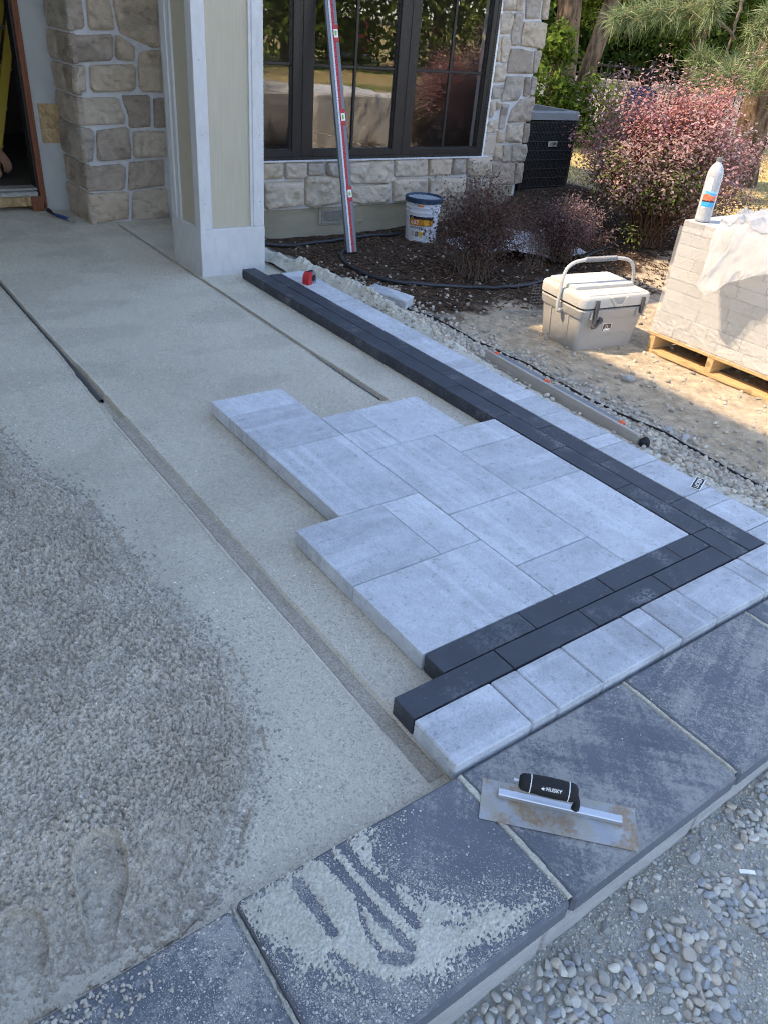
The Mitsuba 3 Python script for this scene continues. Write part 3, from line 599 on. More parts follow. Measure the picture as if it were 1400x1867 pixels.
def stone_mesh(poly, seed, depth=0.024, step=0.016, rnd=0.012):
    """rounded, rough-faced stone on a wall plane: returns (u, v, out) vertices"""
    g = np.random.default_rng(seed)
    P = Polygon(poly).buffer(0)
    P = P.buffer(-rnd).buffer(rnd * 0.9)
    if P.is_empty: P = Polygon(poly).buffer(-0.004)
    if P.geom_type != 'Polygon': P = max(P.geoms, key=lambda q: q.area)
    ring = np.array(P.exterior.segmentize(step * 0.9).coords)[:-1]
    ring = ring + 0.005 * (meshkit.fbm(np.c_[ring * 22, ring[:, :1] * 0 + seed], 2)[:, None] - 0.5)
    P2 = Polygon(ring).buffer(0)
    if P2.geom_type != 'Polygon': P2 = max(P2.geoms, key=lambda q: q.area)
    lo, hi = ring.min(0), ring.max(0)
    xs, ys = np.arange(lo[0], hi[0], step), np.arange(lo[1], hi[1], step)
    A, B = np.meshgrid(xs, ys); q = np.c_[A.ravel(), B.ravel()] + g.uniform(-0.3, 0.3, (A.size, 2)) * step
    q = q[shapely.contains_xy(P2.buffer(-step * 0.30), q[:, 0], q[:, 1])]
    in1 = []
    r2 = P2.buffer(-0.006)
    if r2.geom_type == 'Polygon' and not r2.is_empty: in1 = np.array(r2.exterior.segmentize(step).coords)[:-1]
    pts = np.vstack([ring, q] + ([in1] if len(in1) else []))
    tri = Delaunay(pts).simplices
    c = pts[tri].mean(1)
    tri = tri[shapely.contains_xy(P2.buffer(1e-4), c[:, 0], c[:, 1])]
    a, b, d = pts[tri[:, 0]], pts[tri[:, 1]], pts[tri[:, 2]]
    fl = (b - a)[:, 0] * (d - a)[:, 1] - (b - a)[:, 1] * (d - a)[:, 0] < 0
    tri[fl] = tri[fl][:, ::-1]
    dist = shapely.distance(shapely.points(pts), P2.exterior)
    k = g.uniform(0, 40)
    n1 = meshkit.fbm(np.c_[pts * 11, pts[:, :1] * 0 + k], 3) - 0.5
    n2 = meshkit.fbm(np.c_[pts * [45, 30], pts[:, :1] * 0 + k], 3) - 0.5
    cleft = np.abs(meshkit.fbm(np.c_[pts @ [[7, 3], [-2, 9]], pts[:, :1] * 0 + k + 9], 2) - 0.5)
    h = depth * (1 - np.exp(-dist / 0.007)) * (1.1 + 0.25 * g.normal()) + np.minimum(dist / 0.014, 1) * (0.050 * n1 + 0.030 * n2 - 0.016 * np.exp(-(cleft / 0.03) ** 2))
    h = np.where(dist < 1e-6, 0, np.maximum(h, 0.002))
    nr = len(ring); back = len(pts)
    v = np.vstack([np.c_[pts, h], np.c_[ring, ring[:, 0] * 0 - 0.03]])
    j = np.arange(nr); jn = (j + 1) % nr
    area = np.sum(ring[:, 0] * np.roll(ring[:, 1], -1) - np.roll(ring[:, 0], -1) * ring[:, 1])
    side = np.vstack([np.stack([j, back + j, back + jn], 1), np.stack([j, back + jn, jn], 1)])
    if area < 0: side = side[:, ::-1]
    return v, np.vstack([tri, side])

def stones(key, polys, mp, seed, tone=None, **kw):
    g = np.random.default_rng(seed)
    for n, p in enumerate(polys):
        v, f = stone_mesh(p, seed * 100 + n, **kw)
        k = g.integers(0, 5) if tone is None else tone[n % len(tone)]
        put(key + '__stone', (mp(v), f), 'm_stone%d' % k, smooth=50)

# --- stone pier between the doorway and the porch column
Yp = 6.462
scene['house__stone_pier'] = mikit.ply(box(1.900, 3.0, 6.472, 7.4, -0.35, 3.2), 'm_mortar')
front = lambda Yw: (lambda v: np.c_[v[:, 0], Yw - v[:, 2], v[:, 1]])
stones('house__stone_pier', parse(PIER), front(Yp), 1, tone=[0, 3, 1, 1, 4, 1, 3, 3, 2, 2, 3, 0, 0, 1, 0, 1, 0, 0])
rows = []
z = 1.50
gq = np.random.default_rng(8)
while z < 3.0:
    x = 1.882; h = gq.uniform(0.18, 0.26)
    while x < 2.9:
        w = gq.uniform(0.2, 0.45); rows.append([(x, z), (x + w - 0.02, z), (x + w - 0.02, z + h - 0.02), (x, z + h - 0.02)]); x += w
    z += h
stones('house__stone_pier', [np.array(r) for r in rows], front(Yp), 2, step=0.04)
# the pier's side, turned to the door
side = []
for a, b, sp in ((-0.05, 0.190, [0.0, 0.56]), (0.205, 0.395, [0.0, 0.40, 0.56]), (0.408, 0.652, [0.0, 0.30, 0.56]), (0.665, 0.852, [0.0, 0.56]), (0.865, 1.045, [0.0, 0.26, 0.56]), (1.06, 1.25, [0.0, 0.38, 0.56]), (1.265, 1.50, [0.0, 0.56]), (1.515, 1.75, [0.0, 0.3, 0.56])):
    for i in range(len(sp) - 1):
        side.append(np.array([(6.437 + sp[i], a), (6.437 + sp[i + 1] - 0.012, a), (6.437 + sp[i + 1] - 0.012, b), (6.437 + sp[i], b)]))
stones('house__stone_pier', side, lambda v: np.c_[1.893 - v[:, 2], v[:, 0], v[:, 1]], 3, tone=[1, 2, 1, 4, 2, 1, 2], depth=0.016)
# fix winding for that mirrored side happens through two-sided materials
# --- window wall
WY = 5.815
scene['house__window_wall'] = mikit.ply(cat([box(2.62, 5.845, 5.832, 6.02, 0.128, 0.500), box(5.345, 5.845, 5.822, 6.02, 0.500, 2.45), box(2.62, 2.72, 5.822, 6.02, 0.500, 2.45), box(2.62, 5.845, 5.822, 6.02, 2.45, 3.0), box(2.62, 2.80, 6.021, 6.47, -0.3, 3.0)]), 'm_mortar')
stones('house__window_wall', parse(UNDER), front(WY - 0.008), 4, tone=[4, 0, 3, 4, 4, 3, 3, 0, 4, 3, 3, 3, 3, 3, 3, 3, 4], depth=0.026)
stones('house__window_wall', parse(RIGHT), front(WY - 0.006), 5, tone=[3, 3, 0, 3, 3, 4, 3, 3, 3, 3, 0, 4, 0, 4, 0, 2, 1, 4, 2, 4, 1, 4, 3, 2, 0, 0, 4, 4, 1, 1, 1, 1, 4][:33], depth=0.016)
rows = []
z = 1.86
while z < 2.9:
    x = 5.36; h = gq.uniform(0.16, 0.24)
    while x < 5.8:
        w = gq.uniform(0.14, 0.24); rows.append([(x, z), (min(x + w, 5.86) - 0.02, z), (min(x + w, 5.86) - 0.02, z + h - 0.02), (x, z + h - 0.02)]); x += w
    z += h
stones('house__window_wall', [np.array(r) for r in rows], front(WY), 6, step=0.04)
scene['house__window_wall__sill_mortar'] = mikit.ply(box(2.62, 5.40, 5.786, 5.90, 0.492, 0.5035, 0.004), 'm_mortar')
scene['house__window_wall__caulk_strip'] = mikit.ply(box(5.328, 5.344, 5.803, 5.90, 0.504, 2.44), 'm_white')
scene['house__foundation'] = mikit.ply(cat([box(2.62, 5.35, 5.842, 6.02, -0.5, 0.1275), box(5.353, 5.80, 5.815, 6.02, -0.5, 0.222, 0.004), box(5.801, 5.835, 6.03, 12.0, -0.5, 0.2)]), 'm_foundation')
# crawl space vent in the foundation
lab('house__foundation_vent', 'grey louvred vent in the concrete foundation')
scene['house__foundation_vent__panel'] = mikit.ply(box(3.60, 4.08, 5.832, 5.8415, -0.02, 0.122, 0.003), 'm_foundation')
scene['house__foundation_vent__frame'] = mikit.ply(cat([box(3.63, 3.94, 5.822, 5.8315, 0.098, 0.108), box(3.63, 3.94, 5.822, 5.8315, 0.0, 0.01), box(3.63, 3.64, 5.822, 5.8315, 0.0105, 0.0975), box(3.93, 3.94, 5.822, 5.8315, 0.0105, 0.0975)]), 'm_galv')
for k in range(6):
    v, f = box(3.641, 3.929, -0.001, 0.001, -0.008, 0.008)
    c, s = math.cos(0.7), math.sin(0.7)
    put('house__foundation_vent__slat', (np.c_[v[:, 0], v[:, 1] * c - v[:, 2] * s + 5.826, v[:, 1] * s + v[:, 2] * c + 0.018 + k * 0.0145], f), 'm_galv')

# --- window: bronze frame, three sashes, muntins, panes
lab('house__window', 'dark bronze window of three sashes with slim muntins')
def part(k, m, b, **kw): scene[k] = mikit.ply(m, b, **kw)
wx0, wx1, wz0, wz1 = 2.722, 5.327, 0.506, 2.44
part('house__window__frame', cat([box(wx0, wx1, 5.806, 5.93, wz0, 0.527, 0.002), box(wx0, wx1, 5.806, 5.93, 2.41, wz1), box(wx0, 2.742, 5.8065, 5.93, 0.5275, 2.4095), box(5.300, wx1, 5.8065, 5.93, 0.5275, 2.4095, 0.002),
    box(3.383, 3.404, 5.815, 5.93, 0.5275, 2.4095), box(4.378, 4.398, 5.815, 5.93, 0.5275, 2.4095)]), 'm_bronze')
for n, (a, b, mx) in enumerate(((2.743, 3.382, 2.98), (3.405, 4.377, 3.897), (4.399, 5.299, 4.868))):
    ga, gb = ((a + 0.05, 3.322), (3.506, 4.293), (4.487, 5.254))[n]
    sash = cat([box(a, ga, 5.809, 5.87, 0.528, 2.409, 0.003), box(gb, b, 5.809, 5.87, 0.528, 2.409, 0.003), box(ga, gb, 5.8095, 5.87, 0.528, 0.574, 0.003), box(ga, gb, 5.8095, 5.87, 2.36, 2.409), 
                box(ga, gb, 5.826, 5.86, 0.5745, 0.582), box(ga, ga + 0.008, 5.826, 5.86, 0.5825, 2.3595), box(gb - 0.008, gb, 5.826, 5.86, 0.5825, 2.3595)])
    put('house__window__sash', sash, 'm_bronze')
    gm = cat([box(mx - 0.011, mx + 0.011, 5.832, 5.841, 0.5825, 2.3595, 0.003), box(ga + 0.0085, mx - 0.0115, 5.832, 5.841, 1.156, 1.178, 0.003), box(mx + 0.0115, gb - 0.0085, 5.832, 5.841, 1.156, 1.178, 0.003)])
    put('house__window__muntin', gm, 'm_bronze')
    put('house__window__pane', (np.array([[ga + 0.009, 5.845, 0.583], [gb - 0.009, 5.845, 0.583], [gb - 0.009, 5.845, 2.359], [ga + 0.009, 5.845, 2.359]]), np.array([[0, 1, 2], [0, 2, 3]])), 'm_glass')
# rooms behind the window and the doorway
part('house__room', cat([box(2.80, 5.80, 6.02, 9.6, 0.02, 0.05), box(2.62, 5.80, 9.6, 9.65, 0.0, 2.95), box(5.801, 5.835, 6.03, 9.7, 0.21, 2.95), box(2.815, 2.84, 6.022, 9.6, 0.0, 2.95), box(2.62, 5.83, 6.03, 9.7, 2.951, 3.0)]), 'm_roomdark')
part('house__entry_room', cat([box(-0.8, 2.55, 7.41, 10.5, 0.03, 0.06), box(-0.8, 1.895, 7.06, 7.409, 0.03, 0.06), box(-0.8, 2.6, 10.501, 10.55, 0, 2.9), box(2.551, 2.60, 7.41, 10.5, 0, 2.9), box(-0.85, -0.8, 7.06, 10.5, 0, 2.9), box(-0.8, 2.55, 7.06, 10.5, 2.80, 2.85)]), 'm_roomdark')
# doorway
lab('house__doorway', 'open doorway with reddish wood jamb and bare metal threshold')
part('house__doorway__jamb', cat([box(1.652, 1.676, 6.955, 7.12, 0.03, 2.15, 0.002), box(1.677, 1.697, 6.962, 7.10, 0.0, 2.19, 0.002), box(0.66, 1.651, 6.955, 7.12, 2.13, 2.15)]), 'm_redwood')
part('house__doorway__weather_strip', box(1.636, 1.651, 6.985, 7.11, 0.1, 2.129, 0.002), 'm_black')
part('house__doorway__threshold', cat([box(0.60, 1.632, 6.93, 7.10, 0.085, 0.122, 0.006), box(0.60, 1.65, 6.985, 7.12, 0.1225, 0.140, 0.004)]), 'm_galv')
part('house__doorway__sill_board', box(0.55, 1.575, 6.945, 7.05, 0.012, 0.082, 0.002), 'm_osb')
part('house__doorway__sill_block', box(1.578, 1.668, 6.95, 7.05, -0.03, 0.083, 0.002), 'm_redwood')
part('house__wall_board', cat([box(1.698, 1.908, 6.985, 7.02, -0.044, 2.6, 0.001)]), 'm_board')
part('house__sheathing_patch', box(1.737, 1.888, 6.966, 6.984, 0.474, 0.75, 0.001), 'm_osb')
lab('house__sheathing_patch', 'square of bare strand board fixed on the grey wall board')
part('house__wall', cat([box(-2.2, 0.66, 7.0, 7.05, -0.3, 2.95), box(0.661, 1.90, 7.001, 7.051, 2.19, 2.95), box(5.84, 5.862, 5.87, 12, 0.21, 3.1)]), 'm_siding')
# porch column
lab('house__porch_column', 'square porch column with tan grained panels in pale grey trim boards')
cx0, cx1, cy0, cy1 = 2.104, 2.563, 4.848, 5.316
part('house__porch_column__base', cat([box(cx0 - 0.003, cx1 + 0.003, cy0 - 0.003, cy1 + 0.003, -0.045, 0.262, 0.003)]), 'm_trim')
for (a, b, c, d) in ((cx0 + 0.022, cx1 - 0.022, cy0 + 0.022, cy1 - 0.022),):
    part('house__porch_column__panel', box(a, b, c, d, 0.263, 2.9), 'm_panel')
w = 0.077
for n, (xa, ya) in enumerate(((cx0, cy0), (cx1 - w, cy0), (cx0, cy1 - w), (cx1 - w, cy1 - w))):
    put('house__porch_column__trim', box(xa, xa + w, ya, ya + w + (0.022 if n < 2 else 0) * 0, 0.2625, 2.9, 0.002), 'm_trim')
for m in (box(cx0 + w, cx0 + w + 0.012, cy0 + 0.012, cy0 + 0.0215, 0.2625, 2.9), box(cx1 - w - 0.019, cx1 - w, cy0 + 0.008, cy0 + 0.0215, 0.2625, 2.9), box(cx0 + 0.010, cx0 + 0.0215, cy0 + w, cy0 + w + 0.03, 0.2625, 2.9), box(cx0 + 0.008, cx0 + 0.0215, cy1 - w - 0.055, cy1 - w, 0.2625, 2.9)):
    put('house__porch_column__bead', m, 'm_trim')
for zn in (0.42, 0.82, 1.22):
    for xn in (cx0 + 0.038, cx1 - 0.030): put('house__porch_column__nail_head', xf(lathe([(0.0, 0.0), (0.0035, 0.0), (0.0035, 0.0012), (0.0, 0.0016)], 8), np.array([[1, 0, 0, xn], [0, 0, -1, cy0 + 0.0002], [0, 1, 0, zn], [0, 0, 0, 1.0]])), 'm_galv')
# roofs and the tall wing at the left, outside the picture, whose shade covers the paving
part('house__porch_roof', cat([box(-1.6, 2.95, 4.45, 7.0, 2.951, 3.1), hull(np.array([[-1.6, 4.45, 3.101], [2.95, 4.45, 3.101], [-1.6, 7.0, 3.101], [2.95, 7.0, 3.101], [-1.6, 6.9, 3.7], [1.6, 6.9, 3.7]], float))]), 'm_roof')
part('house__porch_soffit', box(-1.6, 2.94, 4.46, 6.99, 2.915, 2.950), 'm_trim')
part('house__roof', hull(np.array([[-1.6, 6.5, 3.0], [2.5, 5.30, 2.66], [6.05, 5.30, 2.66], [6.05, 5.30, 2.74], [2.5, 5.30, 2.74], [6.05, 13.0, 2.7], [-1.6, 13, 3.0], [-1.6, 9.2, 4.5], [4.8, 9.2, 4.5]], float)), 'm_roof')
part('house__wing', box(-9.0, -1.62, -0.4, 7.0, -0.3, 6.0), 'm_siding')
part('house__wing_roof', hull(np.array([[-9.6, -0.6, 6.01], [-1.0, -0.6, 6.01], [-9.6, 7.3, 6.01], [-1.0, 7.3, 6.01], [-1.0, -0.6, 6.2], [-1.0, 7.3, 6.2], [-5.2, 0.8, 8.0], [-5.2, 6.5, 8.0]], float)), 'm_roof')
# ------------------------------------------------------------------ tools on the paving
# steel finishing trowel
lab('trowel', 'worn steel finishing trowel with black rubber handle on the coping slab', 'trowel')
A0, A1 = np.array([0.900, 0.697]), np.array([1.147, 0.442])
tx = (A1 - A0) / np.linalg.norm(A1 - A0)
TM = frame([A0[0], A0[1], 0.0015], [tx[0], tx[1], 0.0], [-tx[1], tx[0], 0])
TL, TW = 0.356, 0.113
def f_steel(p, n, uv):
    m = fbm(p.x * 26, p.y * 26, p.z * 26, 4); g = noise(p.x * 300, p.y * 300, p.z * 300)
    r = smoothstep(0.50, 0.70, fbm(p.x * 17 + 4, p.y * 17, 1.0, 4) * 0.8 + 0.2 * noise(p.x * 150, p.y * 150, 0.0))
    d = smoothstep(0.36, 0.60, fbm(p.x * 33, p.y * 33 + 7, 1.0, 4) * 0.8 + 0.2 * noise(p.x * 300, p.y * 300, 0.0))
    c = mix((0.26, 0.275, 0.30), (0.40, 0.41, 0.425), m)
    c = mix(c, C3(0.33, 0.305, 0.25), d * 0.9)
    return mix(c, C3(0.27, 0.165, 0.075), r * (0.4 + 0.5 * g))
pmat('m_blade', f_steel, 0.5, 0.5, metallic=0.15)
scene['trowel__blade'] = mikit.ply(xf(box(0, TL, 0, TW, 0, 0.0014, 0.0004), TM), 'm_blade')
B = frame([0.979, 0.722, 0.0032], [1.172 - 0.979, 0.512 - 0.722, 0], [0.21, 0.193, 0])
scene['trowel__tang'] = mikit.ply(xf(box(0, 0.285, -0.010, 0.010, 0, 0.013, 0.002), B), 'm_alu')
scene['trowel__post'] = mikit.ply(cat([xf(tube([[0.178, 0, 0.012], [0.178, 0, 0.030], [0.172, 0, 0.048], [0.155, 0, 0.062]], [0.010, 0.008, 0.008, 0.009], 12), B)]), 'm_black', smooth=40)
HD = B.copy(); HD[:3, 3] = (B @ [0.040, 0.0, 0.062, 1])[:3]
Rx = np.eye(4); Rx[:3, 0], Rx[:3, 1], Rx[:3, 2] = [0, 0, 1], [0, 1, 0], [-1, 0, 0]
def hr(x):
    return 0.0185 + 0.003 * np.sin(np.clip(x / 0.13, 0, 1) * np.pi) + 0.002 * x / 0.13
prof = [(0.002, 0.0), (0.013, 0.001), (0.0172, 0.005)] + [(hr(x), x) for x in np.linspace(0.010, 0.122, 16)] + [(0.0185, 0.128), (0.013, 0.133), (0.002, 0.134)]
def onaxis(m): v, f = m; return np.c_[v[:, 2], v[:, 1], -v[:, 0]], f
scene['trowel__handle'] = mikit.ply(xf(onaxis(lathe(prof, 28)), HD), 'm_rubber', smooth=40)
for xx in (0.026, 0.112):
    ring = [(hr(xx) - 0.001, xx - 0.001), (hr(xx) + 0.0005, xx - 0.001), (hr(xx) + 0.0005, xx + 0.001), (hr(xx) - 0.001, xx + 0.001)]
    put('trowel__handle__white_line', xf(onaxis(lathe(ring, 28)), HD), 'm_white', smooth=40)
scene['trowel__bolt'] = mikit.ply(xf(onaxis(lathe([(0.0, -0.012), (0.005, -0.012), (0.005, 0.004)], 6)), HD), 'm_alu')
def wrap_text(text, h, x0, ang0):
    m = meshkit.text_mesh(text, h, 0.0006, bold=True)
    v = np.array(m.vertices)
    x = x0 + v[:, 0]; a = ang0 + v[:, 1] / 0.021; r = hr(x) + 0.0001 + v[:, 2]
    return np.c_[x, -r * np.cos(a), r * np.sin(a)], np.array(m.faces)
scene['trowel__handle__lettering'] = mikit.ply(xf(wrap_text('HUSKY', 0.0075, 0.060, 0.50), HD), 'm_white')
star = Polygon([(0, 0.002), (0.004, 0.0035), (0.005, 0.0075), (0.0065, 0.004), (0.0105, 0.005), (0.0075, 0.0025), (0.0095, -0.001), (0.006, 0.0008), (0.003, -0.0015), (0.0035, 0.0012)])
sm = trimesh.creation.extrude_polygon(star, 0.0006, engine='earcut'); sv = np.array(sm.vertices)
xx = 0.048 + sv[:, 0]; aa = 0.50 + sv[:, 1] / 0.021; rr = hr(xx) + 0.0001 + sv[:, 2]
scene['trowel__handle__emblem'] = mikit.ply(xf((np.c_[xx, -rr * np.cos(aa), rr * np.sin(aa)], np.array(sm.faces)), HD), 'm_white')

# little sign plate at the paving's edge
lab('name_plate', 'small black plate with white rim and lettering lying on the light edging', 'sticker')
a, b = np.array([2.642, 1.366]), np.array([2.728, 1.407])
dxy = (np.array([2.629, 1.3615]) - np.array([2.729, 1.4015])); dxy /= np.linalg.norm(dxy)
SM = frame([2.679, 1.3815, PZ + 0.0018], [dxy[0], dxy[1], 0], [-dxy[1], dxy[0], 0])
scene['name_plate__rim'] = mikit.ply(xf(box(-0.054, 0.054, -0.020, 0.020, 0, 0.0016, 0.0008), SM), 'm_white')
scene['name_plate__face'] = mikit.ply(xf(box(-0.050, 0.050, -0.0165, 0.0165, 0.0017, 0.0021), SM), 'm_black')
tm = meshkit.text_mesh('AIRLIFT', 0.017, 0.0005, bold=True); tv = np.array(tm.vertices); tv[:, 0] *= 0.86 * 0.088 / np.ptp(tv[:, 0]) / 0.86; tv[:, 0] -= tv[:, 0].mean() * 0 + (tv[:, 0].max() + tv[:, 0].min()) / 2; tv[:, 1] -= 0.0085; tv[:, 2] += 0.0022
scene['name_plate__lettering'] = mikit.ply(xf((tv, np.array(tm.faces)), SM), 'm_white')

# red and grey tape measure
lab('tape_measure', 'red and dark grey tape measure standing on the far light edging', 'tape measure')
MM = rotz(0.45, (2.60, 4.30, PZ + 0.001))
pr2 = Polygon([(-0.042, 0.0), (0.040, 0.0), (0.044, 0.012), (0.040, 0.048), (0.024, 0.068), (-0.016, 0.070), (-0.038, 0.056), (-0.045, 0.03)]).buffer(0.003)
def extr(poly, y0, y1):
    m = trimesh.creation.extrude_polygon(poly, y1 - y0, engine='earcut'); v = np.array(m.vertices)
    return np.c_[v[:, 0], v[:, 2] + y0, v[:, 1] + 0.003], np.array(m.faces)[:, ::-1]
scene['tape_measure__case'] = mikit.ply(xf(extr(pr2, -0.021, 0.021), MM), 'm_levelgrey')
scene['tape_measure__shell'] = mikit.ply(xf(extr(pr2.buffer(0.002).intersection(shapely.box(-0.06, -0.01, -0.004, 0.09)), -0.0235, 0.0235), MM), 'm_red')
scene['tape_measure__top_grip'] = mikit.ply(xf(box(-0.02, 0.03, -0.012, 0.012, 0.0735, 0.079, 0.002), MM), 'm_rubber')
scene['tape_measure__hub'] = mikit.ply(xf(extr(Point(0.012, 0.033).buffer(0.020), -0.0255, -0.0225), MM), 'm_rubber')
scene['tape_measure__clip'] = mikit.ply(xf(box(0.043, 0.05, -0.010, 0.010, 0.005, 0.016, 0.001), MM), 'm_alu')

# long spirit level leaning on the window
lab('spirit_level', 'long grey spirit level with a red stripe leaning against the window', 'spirit level')
P0, P1 = np.array([3.548, 5.225, -0.085]), np.array([3.562, 5.765, 1.80])
ax = (P1 - P0) / np.linalg.norm(P1 - P0)
LM = frame(P0, ax, [-0.97, 0.24, 0.0])
LL = np.linalg.norm(P1 - P0)
# local: x along, y across the broad face, z out
scene['spirit_level__body'] = mikit.ply(xf(box(0, LL, -0.042, 0.042, -0.034, 0.0, 0.002), LM), 'm_levelgrey')
scene['spirit_level__edge_strip'] = mikit.ply(xf(box(0.001, LL, 0.004, 0.018, 0.0, 0.004, 0.001), LM), 'm_levellight')
scene['spirit_level__red_stripe'] = mikit.ply(xf(box(0.002, LL, -0.018, 0.0035, 0.0, 0.0022), LM), 'm_red')
for t in (0.435, 0.975, 1.53):
    put('spirit_level__vial_bezel', xf(box(t - 0.055, t + 0.055, -0.040, 0.0035, 0.0, 0.005, 0.002), LM), 'm_red')
    put('spirit_level__vial_plate', xf(box(t - 0.027, t + 0.027, -0.036, -0.004, 0.0051, 0.0068, 0.0005), LM), 'm_white')
    put('spirit_level__vial', xf(tube([[t - 0.014, -0.020, 0.0068], [t + 0.014, -0.020, 0.0068]], 0.0075, 10), LM), 'm_vial', smooth=40)
for t in np.arange(0.06, 1.85, 0.055):
    put('spirit_level__scale_mark', xf(box(t, t + 0.003, -0.016, -0.004, 0.00221, 0.0027), LM), 'm_rubber')
scene['spirit_level__end_cap'] = mikit.ply(xf(box(-0.012, -0.0005, -0.043, 0.043, -0.035, 0.001, 0.003), LM), 'm_rubber')

# second level lying along the paving
lab('spirit_level_001', 'grey metal level lying on the sand beside the paving', 'spirit level')
Q0, Q1 = np.array([2.858, 2.872, -0.026]), np.array([2.789, 1.772, -0.024])
ax = (Q1 - Q0) / np.linalg.norm(Q1 - Q0); L2 = np.linalg.norm(Q1 - Q0)
M2 = frame(Q0, ax, [-ax[1], ax[0], 0])       # local y = towards +x of the yard
scene['spirit_level_001__body'] = mikit.ply(xf(box(0, L2, -0.004, 0.016, 0.0, 0.062, 0.002), M2), 'm_galv2')
pmat('m_galv2', lambda p, n, uv: mix((0.29, 0.265, 0.235), (0.39, 0.36, 0.325), fbm(p.x * 90, p.y * 6, p.z * 90, 3)), 0.42, 0.5)
scene['spirit_level_001__rail'] = mikit.ply(xf(box(0.07, 0.43, 0.0165, 0.046, 0.034, 0.0615, 0.002), M2), 'm_levelgrey')
scene['spirit_level_001__rail_001'] = mikit.ply(xf(box(0.52, 0.98, 0.0165, 0.046, 0.034, 0.0615, 0.002), M2), 'm_levelgrey')
scene['spirit_level_001__flange'] = mikit.ply(xf(box(0, L2, 0.0165, 0.046, 0.0, 0.012, 0.002), M2), 'm_levelgrey')
for t in (0.045, 0.445, 0.955):
    put('spirit_level_001__vial_block', xf(box(t, t + 0.03, 0.0165, 0.040, 0.030, 0.066, 0.004), M2), 'm_orangered')
scene['spirit_level_001__end_cap'] = mikit.ply(xf(box(L2 + 0.0005, L2 + 0.045, -0.003, 0.045, 0.004, 0.058, 0.016), M2), 'm_rubber')

# spare slab lying at the bed's edge
lab('loose_paver', 'loose light grey paving slab lying tilted on the gravel beside the mulch bed', 'paving slab')
v, f = box(-0.062, 0.062, -0.145, 0.145, 0, 0.060, 0.004)
M = trimesh.transformations.euler_matrix(0.10, -0.05, 0.50); M[:3, 3] = [3.01, 3.98, -0.045]
scene['loose_paver'] = mikit.ply(xf((v, f), M), 'm_light4')
# ------------------------------------------------------------------ cooler
mat('m_cool', (0.37, 0.35, 0.32), 0.5, 0.4)
mat('m_coollid', (0.50, 0.475, 0.42), 0.5, 0.4)
mat('m_badge', (0.10, 0.07, 0.045), 0.5, 0.4)
mat('m_latch', (0.075, 0.070, 0.068), 0.55, 0.35)
mat('m_seam', (0.10, 0.095, 0.09), 0.8, 0.1)
lab('cooler', 'grey plastic ice chest with pale lid and raised carrying handle on the dirt', 'cooler')
ex = np.array([0.437, -0.070, 0.0]); ex /= np.linalg.norm(ex)
ey = np.array([-ex[1], ex[0], 0])
CM = np.eye(4); CM[:3, 0], CM[:3, 1], CM[:3, 2], CM[:3, 3] = ex, ey, [0, 0, 1], [3.607, 2.881, -0.104]
def rrect(x0, x1, y0, y1, r, n=5):
    pts = []
    for cx, cy, a in ((x1 - r, y1 - r, 0), (x0 + r, y1 - r, 90), (x0 + r, y0 + r, 180), (x1 - r, y0 + r, 270)):
        for t in np.linspace(a, a + 90, n): pts.append((cx + r * math.cos(math.radians(t)), cy + r * math.sin(math.radians(t))))
    return np.array(pts)
def loft(rings):
    """closed solid through rings [(points n x 2, z)]"""
    n = len(rings[0][0]); v = np.vstack([np.c_[p, np.full(n, z)] for p, z in rings]); fs = []
    j = np.arange(n); jn = (j + 1) % n
    for k in range(len(rings) - 1):
        a = k * n; fs += [np.stack([a + j, a + jn, a + n + jn], 1), np.stack([a + j, a + n + jn, a + n + j], 1)]
    c0, c1 = len(v), len(v) + 1
    v = np.vstack([v, [*rings[0][0].mean(0), rings[0][1]], [*rings[-1][0].mean(0), rings[-1][1]]])
    fs += [np.stack([jn, j, j * 0 + c0], 1), np.stack([(len(rings) - 1) * n + j, (len(rings) - 1) * n + jn, j * 0 + c1], 1)]
    return v, np.vstack(fs)
def crr(t, r=0.030, g=0.0): return rrect(-0.030 * t - g, 0.440 + 0.030 * t + g, -0.028 * t - g, 0.345 + 0.028 * t + g, r + max(g, 0))
scene['cooler__body'] = mikit.ply(xf(loft([(crr(0, 0.024, -0.008), 0.0), (crr(0, 0.03), 0.008), (crr(0.70), 0.205), (crr(0.70, 0.03, 0.010), 0.214), (crr(0.95, 0.03, 0.012), 0.262), (crr(0.95, 0.03, 0.006), 0.268)]), CM), 'm_cool', smooth=40)
lidr = [(crr(1, 0.032, 0.004), 0.276), (crr(1, 0.034, 0.014), 0.283), (crr(1, 0.034, 0.016), 0.325), (crr(1, 0.032, 0.010), 0.342), (crr(1, 0.03, -0.002), 0.350)]
scene['cooler__lid'] = mikit.ply(xf(loft(lidr), CM), 'm_coollid', smooth=40)
scene['cooler__seal'] = mikit.ply(xf(loft([(crr(1, 0.03, -0.004), 0.2685), (crr(1, 0.03, -0.004), 0.2755)]), CM), 'm_seam')
scene['cooler__lid__raised_panel'] = mikit.ply(xf(loft([(rrect(-0.018, 0.452, 0.095, 0.350, 0.025), 0.3505), (rrect(-0.014, 0.448, 0.099, 0.346, 0.023), 0.368), (rrect(-0.006, 0.440, 0.107, 0.338, 0.02), 0.372)]), CM), 'm_coollid', smooth=40)
scene['cooler__lid__front_ledge'] = mikit.ply(xf(loft([(rrect(0.0, 0.440, -0.026, 0.078, 0.015), 0.3505), (rrect(0.003, 0.437, -0.023, 0.075, 0.013), 0.356)]), CM), 'm_coollid', smooth=40)
